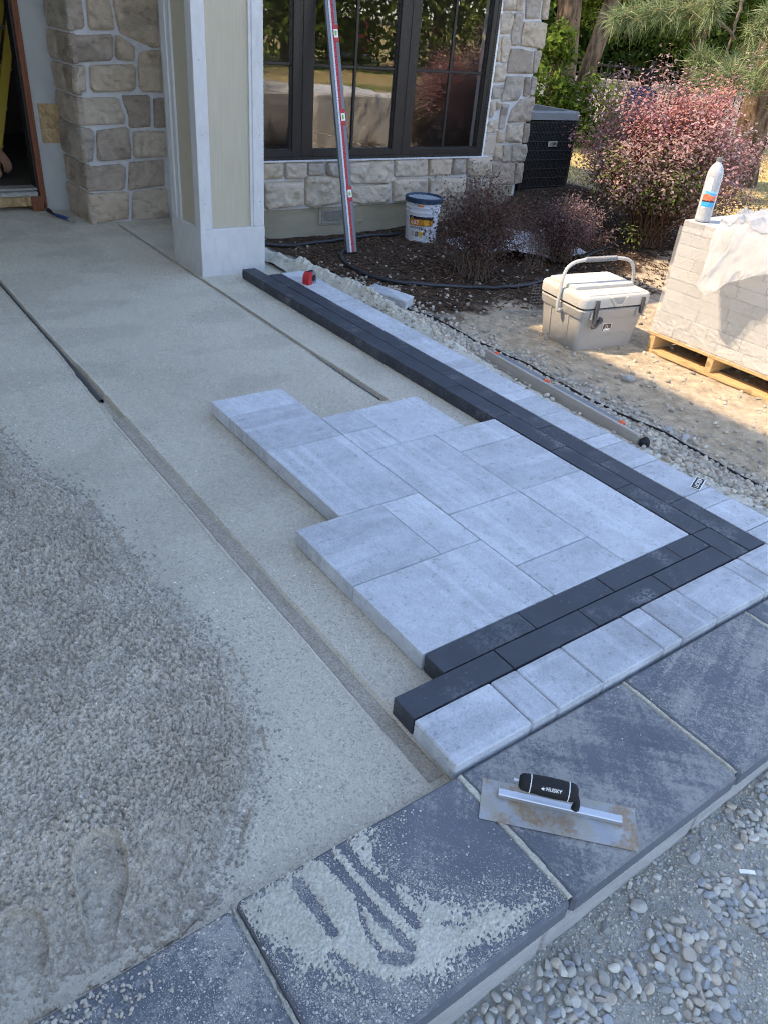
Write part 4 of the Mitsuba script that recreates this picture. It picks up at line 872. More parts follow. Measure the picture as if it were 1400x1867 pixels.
# V shaped finger notch on the lid's front
yf = -0.028 - 0.0165
vv = Polygon([(0.150, 0.338), (0.163, 0.342), (0.203, 0.300), (0.237, 0.300), (0.277, 0.342), (0.290, 0.338), (0.246, 0.286), (0.194, 0.286)])
m = trimesh.creation.extrude_polygon(vv, 0.010, engine='earcut'); q = np.array(m.vertices)
scene['cooler__lid__grip_notch'] = mikit.ply(xf((np.c_[q[:, 0], yf - q[:, 2] + 0.004, q[:, 1]], np.array(m.faces)[:, ::-1]), CM), 'm_coollid')
scene['cooler__lid__notch_recess'] = mikit.ply(xf((lambda m: (np.c_[np.array(m.vertices)[:, 0], yf - np.array(m.vertices)[:, 2] + 0.001, np.array(m.vertices)[:, 1]], np.array(m.faces)[:, ::-1]))(trimesh.creation.extrude_polygon(Polygon([(0.168, 0.338), (0.205, 0.3005), (0.235, 0.3005), (0.272, 0.338)]), 0.002, engine='earcut')), CM), 'm_cool')
# arched rib on the front of the body and corner posts
pts = [(0.12, 0.085), (0.16, 0.095), (0.24, 0.105), (0.34, 0.105), (0.372, 0.100), (0.380, 0.085), (0.380, 0.020)]
def yfront(z): return -0.028 * 0.70 * np.clip(z / 0.205, 0, 1)
scene['cooler__body__arch_line'] = mikit.ply(xf(tube([[x, yfront(z) - 0.0005, z] for x, z in pts], 0.0035, 6), CM), 'm_cool', smooth=True)
for k, y in enumerate((0.085, 0.255)):
    put('cooler__body__side_rib', xf(hull(np.array([[-0.002, y, 0.0], [-0.002, y + 0.014, 0.0], [-0.023, y, 0.205], [-0.023, y + 0.014, 0.205], [0.02, y, 0.0], [0.02, y + 0.014, 0.0], [0.02, y, 0.205], [0.02, y + 0.014, 0.205]], float) - [0.004, 0, -0.004]), CM), 'm_cool')
# rubber latches
for k, xl in enumerate((0.055, 0.405)):
    top = [[xl, yf - 0.006, 0.330], [xl, yf - 0.010, 0.300], [xl, yf - 0.008, 0.262]]
    low = top + ([[xl + 0.002, yf - 0.010, 0.225], [xl - 0.002, yf - 0.014, 0.190]] if k == 0 else [[xl, yf - 0.004, 0.235]])
    v, f = tube(low, 0.012 if k == 0 else 0.011, 8)
    scene['cooler__latch%s' % ('' if k == 0 else '_001')] = mikit.ply(xf((v, f), CM), 'm_latch', smooth=40)
    for s in (-1, 1):
        put('cooler__body__latch_guard', xf(box(xl + s * 0.024 - 0.006, xl + s * 0.024 + 0.006, yf - 0.008, yf + 0.02, 0.215, 0.262, 0.004), CM), 'm_cool')
# the left latch hangs loose, its hooked tail curled under a knob
scene['cooler__latch__tail'] = mikit.ply(xf(tube([[0.030, yf - 0.012, 0.185], [0.042, yf - 0.016, 0.172], [0.062, yf - 0.018, 0.178], [0.085, yf - 0.016, 0.200], [0.100, yf - 0.012, 0.212]], [0.006, 0.009, 0.011, 0.010, 0.007], 8), CM), 'm_latch', smooth=40)
scene['cooler__latch__knob'] = mikit.ply(xf((lambda m: (np.c_[m[0][:, 0] + 0.108, -m[0][:, 2] + yf + 0.014, m[0][:, 1] + 0.205], m[1]))(lathe([(0.0, 0.022), (0.012, 0.022), (0.018, 0.018), (0.020, 0.0), (0.0, 0.0)], 20)), CM), 'm_latch', smooth=40)
# badge
bz = lambda z: yfront(z) - 0.0015
def plate(x0, x1, z0, z1, d0, d1): return np.array([[x, bz(z) - d, z] for x in (x0, x1) for z in (z0, z1) for d in (d0, d1)])
scene['cooler__badge'] = mikit.ply(xf(hull(plate(0.162, 0.230, 0.125, 0.175, 0.0, 0.003)), CM), 'm_white')
scene['cooler__badge__face'] = mikit.ply(xf(hull(plate(0.165, 0.227, 0.128, 0.172, 0.0031, 0.0038)), CM), 'm_badge')
arc = Point(0.161, 0.164).buffer(0.010).difference(Point(0.161, 0.164).buffer(0.0065)).difference(shapely.box(0.14, 0.14, 0.18, 0.158))
hill = Polygon([(0.138, 0.141), (0.141, 0.149), (0.150, 0.151), (0.158, 0.156), (0.164, 0.156), (0.171, 0.152), (0.188, 0.154), (0.191, 0.149), (0.187, 0.141)])
for nm, pg in (('ring_mark', arc), ('hill_mark', hill)):
    for pgx in getattr(pg, 'geoms', [pg]):
        m = trimesh.creation.extrude_polygon(pgx, 0.0006, engine='earcut'); q = np.array(m.vertices) + [0.032, -0.010, 0]
        put('cooler__badge__' + nm, xf((np.c_[q[:, 0], bz(q[:, 1]) - 0.0039 - q[:, 2], q[:, 1]], np.array(m.faces)[:, ::-1]), CM), 'm_white')
# carrying handle
mat('m_handle', (0.50, 0.475, 0.43), 0.4, 0.5)
hp = [(-0.060, 0.155, 0.215), (-0.064, 0.158, 0.240), (-0.060, 0.165, 0.330), (-0.050, 0.172, 0.420), (-0.030, 0.176, 0.462), (0.010, 0.178, 0.488), (0.080, 0.180, 0.500), (0.220, 0.180, 0.503), (0.360, 0.180, 0.500), (0.430, 0.178, 0.488), (0.470, 0.176, 0.462), (0.490, 0.172, 0.420), (0.500, 0.165, 0.330), (0.502, 0.158, 0.240), (0.500, 0.155, 0.215)]
from scipy.interpolate import make_interp_spline
hp = np.array(hp); tt = np.r_[0, np.cumsum(np.linalg.norm(np.diff(hp, axis=0), axis=1))]
hs = make_interp_spline(tt, hp, k=2)(np.linspace(0, tt[-1], 60))
scene['cooler__handle'] = mikit.ply(xf(tube(hs, 0.0105, 12), CM), 'm_handle', smooth=40)
gx_ = np.linspace(0.095, 0.335, 60)
scene['cooler__handle__grip'] = mikit.ply(xf(tube(np.c_[gx_, gx_ * 0 + 0.180, gx_ * 0 + 0.5025], 0.0145 + 0.002 * np.sign(np.sin(gx_ * 520)), 14), CM), 'm_levelgrey', smooth=40)
for s, xk in ((1, -0.042), (-1, 0.478)):
    put('cooler__handle__pivot', xf(box(xk - 0.026, xk + 0.026, 0.138, 0.172, 0.205, 0.238, 0.010), CM), 'm_cool')

# ------------------------------------------------------------------ pallet, pavers, plastic, bottle
def f_pine(p, n, uv):
    a = fbm(p.x * 8, p.y * 8, p.z * 90, 3); m = fbm(p.x * 3, p.y * 3, p.z * 12, 3); k = smoothstep(0.70, 0.78, noise(p.x * 14, p.y * 14, p.z * 30))
    return mix((0.42, 0.27, 0.12), (0.60, 0.43, 0.22), 0.6 * a + 0.4 * m) * (1 - 0.35 * k)
pmat('m_pine', f_pine, 0.75, 0.25)
def f_blk(k):
    def fn(p, n, uv):
        m = fbm(p.x * 9 + k, p.y * 9, p.z * 20, 4); g = noise(p.x * 170, p.y * 170, p.z * 170)
        t = (0.42, 0.385, 0.445)[k] * (0.86 + 0.2 * m + 0.10 * g)
        return C3(t * 1.04, t, t * 0.93)
    return fn
for k in range(3): pmat('m_blk%d' % k, f_blk(k), 0.7, 0.3)
def pallet(name, x0, x1, y0, y1, z0, label):
    lab(name, label, 'pallet')
    g = np.random.default_rng(int(x0 * 100))
    for i in range(3):
        yc = y1 - 0.022 - i * (y1 - y0 - 0.044) / 2
        put(name + '__stringer', box(x0 + 0.004, x1 - 0.004, yc - 0.021, yc + 0.021, z0 + 0.021, z0 + 0.107, 0.002), 'm_pine')
    n = 7
    for i in range(n):
        xa = x0 + i * (x1 - x0 - 0.10) / (n - 1)
        put(name + '__deck_board', box(xa, xa + 0.10, y0 - 0.006, y1 + 0.006, z0 + 0.108, z0 + 0.126, 0.0015), 'm_pine')
    for i in range(3):
        xa = x0 + i * (x1 - x0 - 0.10) / 2
        put(name + '__bottom_board', box(xa, xa + 0.10, y0 - 0.006, y1 + 0.006, z0 + 0.001, z0 + 0.020, 0.0015), 'm_pine')
pallet('pallet', 4.070, 5.12, 1.84, 2.712, -0.100, 'new pine pallet under the wrapped pavers beside the cooler')
lab('paver_stack', 'shrink wrapped stack of pale grey concrete pavers on the front pallet', 'stack of pavers')
def stack(name, x0, x1, y0, y1, z0, rows, h, seed):
    g = np.random.default_rng(seed)
    for r in range(rows):
        z = z0 + r * h
        ys = [y0]
        pat = [0.26, 0.18, 0.30, 0.14] if r % 3 == 0 else ([0.30, 0.22, 0.12, 0.24] if r % 3 == 1 else [0.15, 0.27, 0.20, 0.26])
        tot = sum(pat); ys = y0 + np.r_[0, np.cumsum(pat)] / tot * (y1 - y0)
        xs = np.linspace(x0, x1, 5)
        off = 0.009 if r < 2 else 0.0
        for i in range(4):
            for j in range(4):
                e = g.normal(0, 0.0015, 2)
                put(name + '__block', box(xs[i] + 0.001 - (off if i == 0 else 0) + e[0], xs[i + 1] - 0.001 + e[0], ys[j] + 0.0012 + e[1] * 0.3, ys[j + 1] - 0.0012 + e[1] * 0.3 + (off if j == 3 else 0), z + 0.0008, z + h - 0.0008, 0.0030), 'm_blk%d' % g.integers(0, 3))
stack('paver_stack', 4.088, 5.10, 1.845, 2.700, 0.029, 10, 0.0652, 4)
ZT = 0.029 + 0.652
# clear stretch film round the lower courses, torn plastic sheet over the top
scene['m_film'] = {'type': 'mask', 'opacity': 0.24, 'bsdf': {'type': 'twosided', 'bsdf': {'type': 'principled', 'base_color': {'type': 'rgb', 'value': [0.82, 0.82, 0.8]}, 'roughness': 0.16, 'specular': 0.9}}}
scene['m_sheet'] = {'type': 'mask', 'opacity': 0.74, 'bsdf': {'type': 'principledthin', 'base_color': {'type': 'rgb', 'value': [0.62, 0.62, 0.615]}, 'roughness': 0.16, 'diff_trans': 0.7, 'spec_trans': 0.0}}
fa, fb = np.linspace(1.835, 2.706, 160), np.linspace(0.0, 1.0, 120)
FA, FB = np.meshgrid(fa, fb)
top = 0.655 + 0.03 * (nz(FA, FA * 0, 6, 3, 51) - 0.5)
zz = 0.028 + (top - 0.028) * FB
wr = nz(FA * 1.0 + zz * 3.0, zz * 1.4 - FA * 2, 9, 3, 52); wr2 = nz(FA + zz * 2, zz * 2 - FA, 26, 3, 53)
low_ = 0.10 + 0.55 * sstep(0.26, 0.12, zz)
xx = 4.070 - low_ * 0.010 * wr - 0.012 * low_ * (np.abs(wr - 0.5) < 0.06) * wr2 - 0.008 * low_ * wr2
film = np.stack([xx, FA, zz], -1).reshape(-1, 3)
i, j = np.meshgrid(np.arange(119), np.arange(159), indexing='ij'); a_ = (i * 160 + j).ravel()
scene['paver_stack__stretch_film'] = mikit.ply((film, np.vstack([np.stack([a_, a_ + 1, a_ + 161], 1), np.stack([a_, a_ + 161, a_ + 160], 1)])), 'm_film', smooth=True)
lab('paver_stack__stretch_film', 'clear crinkled stretch film round the lowest courses')
# torn sheet: lies crumpled on the top and hangs over the front edge as a pointed flap
lab('plastic_sheet', 'torn white plastic sheet draped over the top of the wrapped pavers', 'plastic sheet')
ps, pt = np.linspace(1.70, 2.56, 200), np.linspace(-0.42, 1.06, 300)
PS, PT = np.meshgrid(ps, pt)          # PT < 0: hanging down the front, >= 0: lying on the top
wrk = nz(PS * 1.3 + PT * 0.8, PT * 0.7 - PS * 0.3, 8, 4, 61); fine = nz(PS, PT, 24, 3, 62)
ridge_ = 1 - np.abs(2 * nz(PS * 1.6 + PT * 0.6, PT * 0.5 - PS * 0.9, 5, 3, 63) - 1)
hgt = 0.004 + 0.075 * wrk ** 2 + 0.055 * ridge_ ** 4 + 0.008 * fine
rim_ = 0.018 * np.exp(-((PT) / 0.05) ** 2)
hang = np.maximum(-PT, 0)
out = 0.012 + 0.50 * hang + 0.060 * (wrk - 0.4) * sstep(0, 0.1, hang) + 0.045 * ridge_ ** 3 * sstep(0, 0.08, hang) + 0.014 * fine
px_ = np.where(PT >= 0, 4.086 + PT - 0.02 * (PT < 0.02), 4.083 - out * sstep(0, 0.04, hang) - 0.010)
pz_ = np.where(PT >= 0, ZT + hgt + 0.002, ZT + 0.004 + hgt * np.exp(-hang / 0.04) - hang * (0.95 - 0.1 * wrk))
py_ = PS + 0.018 * (nz(PS, PT, 5, 2, 64) - 0.5) - hang * 0.22 * sstep(1.95, 2.4, PS)
lo_edge = np.interp(PS, [1.70, 1.90, 2.10, 2.25, 2.36, 2.43, 2.47, 2.56], [-0.06, -0.09, -0.16, -0.24, -0.33, -0.30, 0.0, 0.30])
keep = (PT > lo_edge + 0.02 * (nz(PS, PT, 12, 2, 65) - 0.5)) & (PS < 2.47 + 0.09 * sstep(0.1, 0.6, PT))
i, j = np.meshgrid(np.arange(299), np.arange(199), indexing='ij'); a_ = (i * 200 + j).ravel()
scene['plastic_sheet'] = mikit.ply(cull((np.stack([px_, py_, pz_], -1).reshape(-1, 3), np.vstack([np.stack([a_, a_ + 1, a_ + 201], 1), np.stack([a_, a_ + 201, a_ + 200], 1)])), keep.ravel()), 'm_sheet', smooth=True)
# water bottle
lab('water_bottle', 'clear plastic water bottle with a printed label standing on the wrapped pavers', 'bottle')
BM = np.eye(4); BM[:3, 3] = [4.155, 2.632, ZT + 0.001]
prof = [(0.0, 0.004), (0.030, 0.0), (0.040, 0.006), (0.0425, 0.016), (0.0425, 0.235), (0.041, 0.255), (0.034, 0.280), (0.022, 0.297), (0.0155, 0.304), (0.0148, 0.312), (0.0, 0.3125)]
scene['m_bottle'] = {'type': 'principled', 'base_color': {'type': 'rgb', 'value': [0.90, 0.92, 0.93]}, 'roughness': 0.22, 'specular': 0.5, 'spec_trans': 0.65, 'eta': 1.33} if False else {'type': 'principled', 'base_color': {'type': 'rgb', 'value': [0.88, 0.90, 0.91]}, 'roughness': 0.26, 'spec_trans': 0.5, 'eta': 1.33}
scene['water_bottle__bottle'] = mikit.ply(xf(lathe(prof, 40), BM), 'm_bottle', smooth=40)
mat('m_cap', (0.16, 0.17, 0.18), 0.5, 0.4)
scene['water_bottle__cap'] = mikit.ply(xf(lathe([(0.0, 0.331), (0.0155, 0.331), (0.0165, 0.328), (0.0165, 0.314), (0.0, 0.3135)], 24), BM), 'm_cap', smooth=40)
def wrap_patch(a0, a1, z0, z1, r, n=14):
    a = np.linspace(a0, a1, n); v = np.vstack([np.c_[r * np.cos(a), r * np.sin(a), a * 0 + z] for z in (z0, z1)])
    j = np.arange(n - 1); return v, np.vstack([np.stack([j, j + 1, n + j + 1], 1), np.stack([j, n + j + 1, n + j], 1)])
ac = math.atan2(-2.632, -4.155)
def f_label(p, n, uv):
    z = p.z - (0.029 + 0.652 + 0.001); a = dr.atan2(p.y - 2.632, p.x - 4.155) * 0.0425
    ridge = 0.128 + 0.013 * fbm(a * 60, 0.5, 0.0, 3) + 0.004 * dr.sin(a * 90)
    sky_ = mix((0.10, 0.42, 0.72), (0.40, 0.68, 0.85), smoothstep(0.45, 0.62, fbm(a * 40, z * 90, 0, 3)))
    c = dr.select(z > ridge + 0.012, sky_, mix((0.75, 0.12, 0.05), (0.80, 0.30, 0.16), noise(a * 200, z * 200)))
    c = dr.select(z < 0.114 + 0.005 * noise(a * 120, 3.0), mi.Color3f(0.07, 0.03, 0.04), c)
    return dr.select(z < 0.108, mix((0.02, 0.30, 0.62), (0.10, 0.50, 0.75), noise(a * 150, z * 300)), c)
pmat('m_label', f_label, 0.4, 0.4)
scene['water_bottle__picture_label'] = mikit.ply(xf(wrap_patch(ac - 0.75, ac + 0.95, 0.083, 0.165, 0.0433), BM), 'm_label', smooth=True)
scene['water_bottle__white_label'] = mikit.ply(xf(wrap_patch(ac - 0.72, ac + 0.02, 0.166, 0.232, 0.0433), BM), 'm_white', smooth=True)
scene['water_bottle__small_print'] = mikit.ply(xf(wrap_patch(ac - 0.62, ac - 0.10, 0.076, 0.082, 0.0433), BM), 'm_white', smooth=True)
# pallets and truck that the window mirrors
pallet('pallet_001', 5.46, 6.62, 1.60, 2.70, -0.100, 'pine pallet behind the front one under the fully covered load')
mat('m_wrapwhite', (0.78, 0.77, 0.72), 0.5, 0.4)
lab('covered_load', 'load of pavers under a crumpled cream plastic cover behind the front pallet', 'covered load')
cv, cf = box(5.44, 6.64, 1.58, 2.73, 0.03, 0.70, 0.03)
m = trimesh.Trimesh(cv, cf, process=False)
m = m.subdivide_to_size(0.045)
cv = np.array(m.vertices); cn = meshkit.fbm(np.c_[cv[:, 0] * 7, cv[:, 1] * 7, cv[:, 2] * 2.5], 4, 3) - 0.5
dirn = cv - [6.04, 2.15, 0.36]; dirn /= np.linalg.norm(dirn, axis=1, keepdims=True)
scene['covered_load'] = mikit.ply((cv + dirn * (0.10 * cn)[:, None], np.array(m.faces)), 'm_wrapwhite', smooth=True)
# ------------------------------------------------------------------ air conditioner, bucket, hoses, fabric
mat('m_acgrey', (0.20, 0.205, 0.215), 0.5, 0.4)
mat('m_acdark', (0.020, 0.020, 0.023), 0.5, 0.4)
mat('m_acline', (0.026, 0.026, 0.029), 0.5, 0.4)
lab('air_conditioner', 'dark louvred outdoor air conditioner with grey top rim at the house corner', 'air conditioner')
ax0, ax1, ay0, ay1, az0, az1 = 6.055, 6.765, 5.985, 6.695, 0.115, 0.865
scene['air_conditioner__cabinet'] = mikit.ply(box(ax0 + 0.012, ax1 - 0.012, ay0 + 0.012, ay1 - 0.012, az0, az1 - 0.075, 0.01), 'm_acdark')
fins = [box(ax0 + 0.02 + k * 0.0205, ax0 + 0.026 + k * 0.0205, ay0 + 0.004, ay0 + 0.0118, az0 + 0.02, az1 - 0.08) for k in range(33)]
scene['air_conditioner__louvre_fins'] = mikit.ply(cat(fins), 'm_acdark')
labels['air_conditioner__louvre_fins'] = {'label': 'close dark vertical louvre fins', 'kind': 'stuff'}
for k in range(8):
    put('air_conditioner__louvre_bar', box(ax0 + 0.013, ax1 - 0.013, ay0 - 0.002, ay0 + 0.0038, az0 + 0.05 + k * 0.085, az0 + 0.057 + k * 0.085, 0.001), 'm_acline')
for xa, ya in ((ax0, ay0), (ax1 - 0.03, ay0), (ax0, ay1 - 0.03), (ax1 - 0.03, ay1 - 0.03)):
    put('air_conditioner__corner_post', box(xa, xa + 0.03, ya, ya + 0.03, az0, az1 - 0.076, 0.006), 'm_acdark')
o = rrect(ax0 - 0.012, ax1 + 0.012, ay0 - 0.012, ay1 + 0.012, 0.05); i_ = rrect(ax0 + 0.05, ax1 - 0.05, ay0 + 0.05, ay1 - 0.05, 0.09)
def ringloft(rs):
    n = len(rs[0][0]); v = np.vstack([np.c_[p, np.full(n, z)] for p, z in rs]); j = np.arange(n); jn = (j + 1) % n; fs = []
    for k in range(len(rs) - 1): a = k * n; fs += [np.stack([a + j, a + jn, a + n + jn], 1), np.stack([a + j, a + n + jn, a + n + j], 1)]
    return v, np.vstack(fs)
scene['air_conditioner__top_rim'] = mikit.ply(ringloft([(o, az1 - 0.075), (o, az1 - 0.012), (rrect(ax0 - 0.004, ax1 + 0.004, ay0 - 0.004, ay1 + 0.004, 0.05), az1), (i_, az1), (rrect(ax0 + 0.07, ax1 - 0.07, ay0 + 0.07, ay1 - 0.07, 0.1), az1 - 0.06)]), 'm_acgrey', smooth=30)
scene['air_conditioner__fan_grille'] = mikit.ply(box(ax0 + 0.04, ax1 - 0.04, ay0 + 0.04, ay1 - 0.04, az1 - 0.072, az1 - 0.060), 'm_acdark')
scene['air_conditioner__plate'] = mikit.ply(box(6.372, 6.500, 5.976, 5.9825, 0.545, 0.598, 0.002), 'm_alu')
tm = meshkit.text_mesh('YORK', 0.026, 0.0006, bold=True); tv = np.array(tm.vertices); tv[:, 0] *= 0.092 / np.ptp(tv[:, 0]); tv[:, 0] += 6.395 - tv[:, 0].min()
scene['air_conditioner__plate__lettering'] = mikit.ply((np.c_[tv[:, 0], 5.9755 - tv[:, 2], tv[:, 1] + 0.558], np.array(tm.faces)), 'm_rubber')
lab('equipment_pad', 'thin pale concrete pad under the air conditioner', 'concrete pad')
scene['equipment_pad'] = mikit.ply(box(5.93, 6.90, 5.90, 6.86, -0.02, 0.113, 0.012), 'm_block')

lab('bucket', 'white plastic bucket with blue lid and orange label against the house foundation', 'bucket')
mat('m_bucket', (0.62, 0.63, 0.66), 0.4, 0.45); mat('m_lidblue', (0.022, 0.045, 0.085), 0.45, 0.4)
KM = np.eye(4); KM[:3, 3] = [4.415, 5.46, float(zg(4.415, 5.46)) - 0.012]
pr_ = [(0.0, 0.0), (0.128, 0.0), (0.132, 0.006), (0.143, 0.245), (0.150, 0.248), (0.150, 0.256), (0.1445, 0.259), (0.1455, 0.285), (0.153, 0.288), (0.153, 0.296), (0.147, 0.300), (0.148, 0.335), (0.0, 0.336)]
scene['bucket__pail'] = mikit.ply(xf(lathe(pr_, 48), KM), 'm_bucket', smooth=35)
scene['bucket__lid'] = mikit.ply(xf(lathe([(0.1495, 0.325), (0.160, 0.327), (0.161, 0.362), (0.154, 0.368), (0.146, 0.362), (0.140, 0.352), (0.0, 0.352)], 48), KM), 'm_lidblue', smooth=35)
mat('m_lidtop', (0.30, 0.33, 0.37), 0.5, 0.4)
scene['bucket__lid__inner_disc'] = mikit.ply(xf(lathe([(0.139, 0.3525), (0.0, 0.3535)], 48), KM), 'm_lidtop')
kc = math.atan2(-5.46, -4.415)
mat('m_orange', (0.55, 0.19, 0.02), 0.5, 0.4); mat('m_yellow', (0.70, 0.42, 0.03), 0.5, 0.4)
kr = lambda z: 0.132 + (z - 0.006) * 0.046 + 0.0006
def kpatch(a0, a1, z0, z1, d=0.0):
    n = 12; a = kc + np.linspace(a0, a1, n); v = np.vstack([np.c_[(kr(z) + d) * np.cos(a), (kr(z) + d) * np.sin(a), a * 0 + z] for z in (z0, z1)])
    j = np.arange(n - 1); return xf((v, np.vstack([np.stack([j, j + 1, n + j + 1], 1), np.stack([j, n + j + 1, n + j], 1)])), KM)
scene['bucket__label'] = mikit.ply(kpatch(-0.85, 0.75, 0.145, 0.222), 'm_black', smooth=True)
scene['bucket__label__orange_band'] = mikit.ply(kpatch(-0.82, 0.75, 0.148, 0.200, 0.0004), 'm_orange', smooth=True)
scene['bucket__label__yellow_patch'] = mikit.ply(kpatch(0.15, 0.45, 0.152, 0.198, 0.0008), 'm_yellow', smooth=True)
def ktext(t, h, a0, z0, d, key, m):
    tm = meshkit.text_mesh(t, h, 0.0005, bold=True); v = np.array(tm.vertices); r = kr(z0 + v[:, 1]) + d + v[:, 2]; a = kc + a0 + v[:, 0] / 0.14
    scene[key] = mikit.ply(xf((np.c_[r * np.cos(a), r * np.sin(a), z0 + v[:, 1]], np.array(tm.faces)), KM), m)
ktext('407', 0.030, -0.74, 0.158, 0.0008, 'bucket__label__number', 'm_white')
ktext('ENGINEERED', 0.0165, -0.78, 0.122, 0.0004, 'bucket__lettering', 'm_print')
ktext('407', 0.008, -0.70, 0.206, 0.0004, 'bucket__label__small_number', 'm_white')
for k, (a0, z0, m_) in enumerate(((-0.66, 0.060, 'm_panel'), (-0.38, 0.056, 'm_levelgrey'), (-0.12, 0.060, 'm_yellow'))):
    put('bucket__picture', kpatch(a0, a0 + 0.22, z0, z0 + 0.042, 0.0003), m_, smooth=True)
scene['bucket__emblem'] = mikit.ply(kpatch(-0.30, 0.02, 0.304, 0.318, 0.010), 'm_orange', smooth=True)

def spline(p, n, lift=0.0):
    p = np.array(p, float); t = np.r_[0, np.cumsum(np.linalg.norm(np.diff(p, axis=0), axis=1))]
    q = make_interp_spline(t, p, k=3)(np.linspace(0, t[-1], n))
    return np.c_[q, zg(q[:, 0], q[:, 1]) + lift]
h = spline([(3.55, 5.32), (3.40, 5.16), (3.30, 4.83), (3.345, 4.52), (3.62, 4.23), (3.98, 4.045), (4.28, 4.005), (4.60, 4.08), (4.95, 4.20), (5.26, 4.345), (5.66, 4.45), (6.17, 4.57), (6.66, 4.66)], 140, 0.016)
h[:, 2] = np.maximum(h[:, 2], -0.085)
scene['irrigation_hose'] = mikit.ply(tube(h, 0.0145, 10), 'm_hose', smooth=True)
lab('irrigation_hose', 'thick black irrigation hose curving through the mulch bed around the dried shrubs', 'hose')
h = spline([(3.02, 4.95), (3.09, 4.53), (3.11, 4.25), (3.08, 3.89), (3.145, 3.63), (3.115, 3.22), (3.145, 2.83), (3.115, 2.43), (3.115, 2.13), (3.165, 1.84), (3.117, 1.59), (3.075, 1.285), (3.10, 0.9)], 200, 0.012)
scene['cable'] = mikit.ply(tube(h, 0.0055, 8), 'm_rubber', smooth=True)
lab('cable', 'thin black cable running over the gravel along the paving', 'cable')
hq = spline([(2.78, 5.35), (3.1, 5.5), (3.6, 5.6), (4.1, 5.62), (4.3, 5.60)], 60, 0.02)
scene['edging_strip'] = mikit.ply(tube(hq, 0.014, 8), 'm_hose', smooth=True)
lab('edging_strip', 'black drip pipe lying along the foot of the house foundation', 'pipe')

# white landscape fabric thrown in the bed
ss, tt_ = np.linspace(0, 1, 90), np.linspace(0, 1, 70)
S_, T_ = np.meshgrid(ss, tt_)
xf_ = 4.33 + 1.12 * S_ + 0.24 * T_ ; yf_ = 4.60 - 0.20 * S_ + 0.72 * T_ + 0.05 * np.sin(S_ * 7)
zb = zg(xf_, yf_)
bul = 0.19 * np.exp(-((S_ - 0.36) / 0.24) ** 2 - ((T_ - 0.42) / 0.42) ** 2) + 0.10 * np.exp(-((S_ - 0.70) / 0.16) ** 2 - ((T_ - 0.55) / 0.30) ** 2)
curl = 0.018 * np.exp(-((T_ - 0.05) / 0.07) ** 2) * np.exp(-((S_ - 0.28) / 0.22) ** 2)
zf = zb + 0.012 + bul + curl + 0.020 * (nz(xf_, yf_, 5, 3, 71) - 0.5) + 0.004 * (nz(xf_, yf_, 30, 3, 72) - 0.5)
mat('m_fabric', (0.52, 0.53, 0.56), 0.8, 0.15)
kp = (T_ > 0.03 * np.sin(S_ * 9)) & (S_ - 0.25 * np.abs(T_ - 0.4) < 0.95) & (T_ < 1.0 - 0.5 * np.maximum(S_ - 0.5, 0))
v, f = grid(ss, tt_, S_); v = np.stack([xf_, yf_, zf], -1).reshape(-1, 3)
scene['landscape_fabric'] = mikit.ply(cull((v, f), kp.ravel()), 'm_fabric', smooth=True)
lab('landscape_fabric', 'crumpled white landscape fabric lying in the mulch bed behind the shrubs', 'fabric sheet')
mat('m_teal', (0.05, 0.27, 0.27), 0.5, 0.4)
M = trimesh.transformations.euler_matrix(0.2, 0.5, -0.6); M[:3, 3] = [4.10, 4.40, 0.06]
scene['teal_scrap'] = mikit.ply(xf(box(-0.045, 0.045, -0.012, 0.012, -0.020, 0.020, 0.006), M), 'm_teal')
lab('teal_scrap', 'small teal plastic piece caught in the bigger dried shrub', 'plastic piece')
# curled piece of wire mesh behind the cooler
wires = []
for k in range(13):
    s = k / 12
    wires.append(tube([[3.93 + 0.30 * s, 3.60 - 0.10 * s + 0.0, -0.09 + z_] if True else 0 for z_ in np.linspace(0, 0.16, 5)], 0.0011, 4))
for k in range(9):
    z_ = k / 8 * 0.16 - 0.09
    wires.append(tube([[3.93 + 0.30 * s, 3.60 - 0.10 * s, z_] for s in np.linspace(0, 1, 6)], 0.0011, 4))
for k in range(14):
    s = k / 13
    wires.append(tube([[3.66 + 0.5 * s, 3.50 - 0.07 * s + 0.12 * q, -0.082 + 0.02 * math.sin(5 * s + 3 * q)] for q in np.linspace(0, 1, 5)], 0.0011, 4))
for k in range(7):
    q = k / 6
    wires.append(tube([[3.66 + 0.5 * s, 3.50 - 0.07 * s + 0.12 * q, -0.082 + 0.02 * math.sin(5 * s + 3 * q)] for s in np.linspace(0, 1, 8)], 0.0011, 4))
scene['wire_mesh'] = mikit.ply(cat(wires), 'm_galv')
lab('wire_mesh', 'curled piece of fine wire mesh on the dirt behind the cooler', 'wire mesh', kind='stuff')
# blue handled pry bar in front of the doorway
lab('pry_bar', 'blue handled pry bar lying on the sand before the doorway', 'hand tool')
mat('m_blue', (0.02, 0.06, 0.19), 0.45, 0.4)
p = np.linspace(0, 1, 12); bx_, by_ = 1.655 + 0.115 * p, 6.80 - 0.33 * p
scene['pry_bar__handle'] = mikit.ply(tube(np.c_[bx_[3:9], by_[3:9], np.full(6, -0.012)], 0.013, 10), 'm_blue', smooth=40)
scene['pry_bar__head'] = mikit.ply(tube(np.c_[bx_[:4], by_[:4], [0.008, 0.0, -0.010, -0.012]], [0.017, 0.014, 0.009, 0.008], 8), 'm_rubber', smooth=40)
scene['pry_bar__blade'] = mikit.ply(tube(np.c_[bx_[8:], by_[8:], [-0.012, -0.014, -0.017, -0.02]], [0.008, 0.009, 0.011, 0.006], 8), 'm_galv', smooth=40)
lab('paper_scrap', 'small white paper scrap on the gravel in front of the step', 'paper')
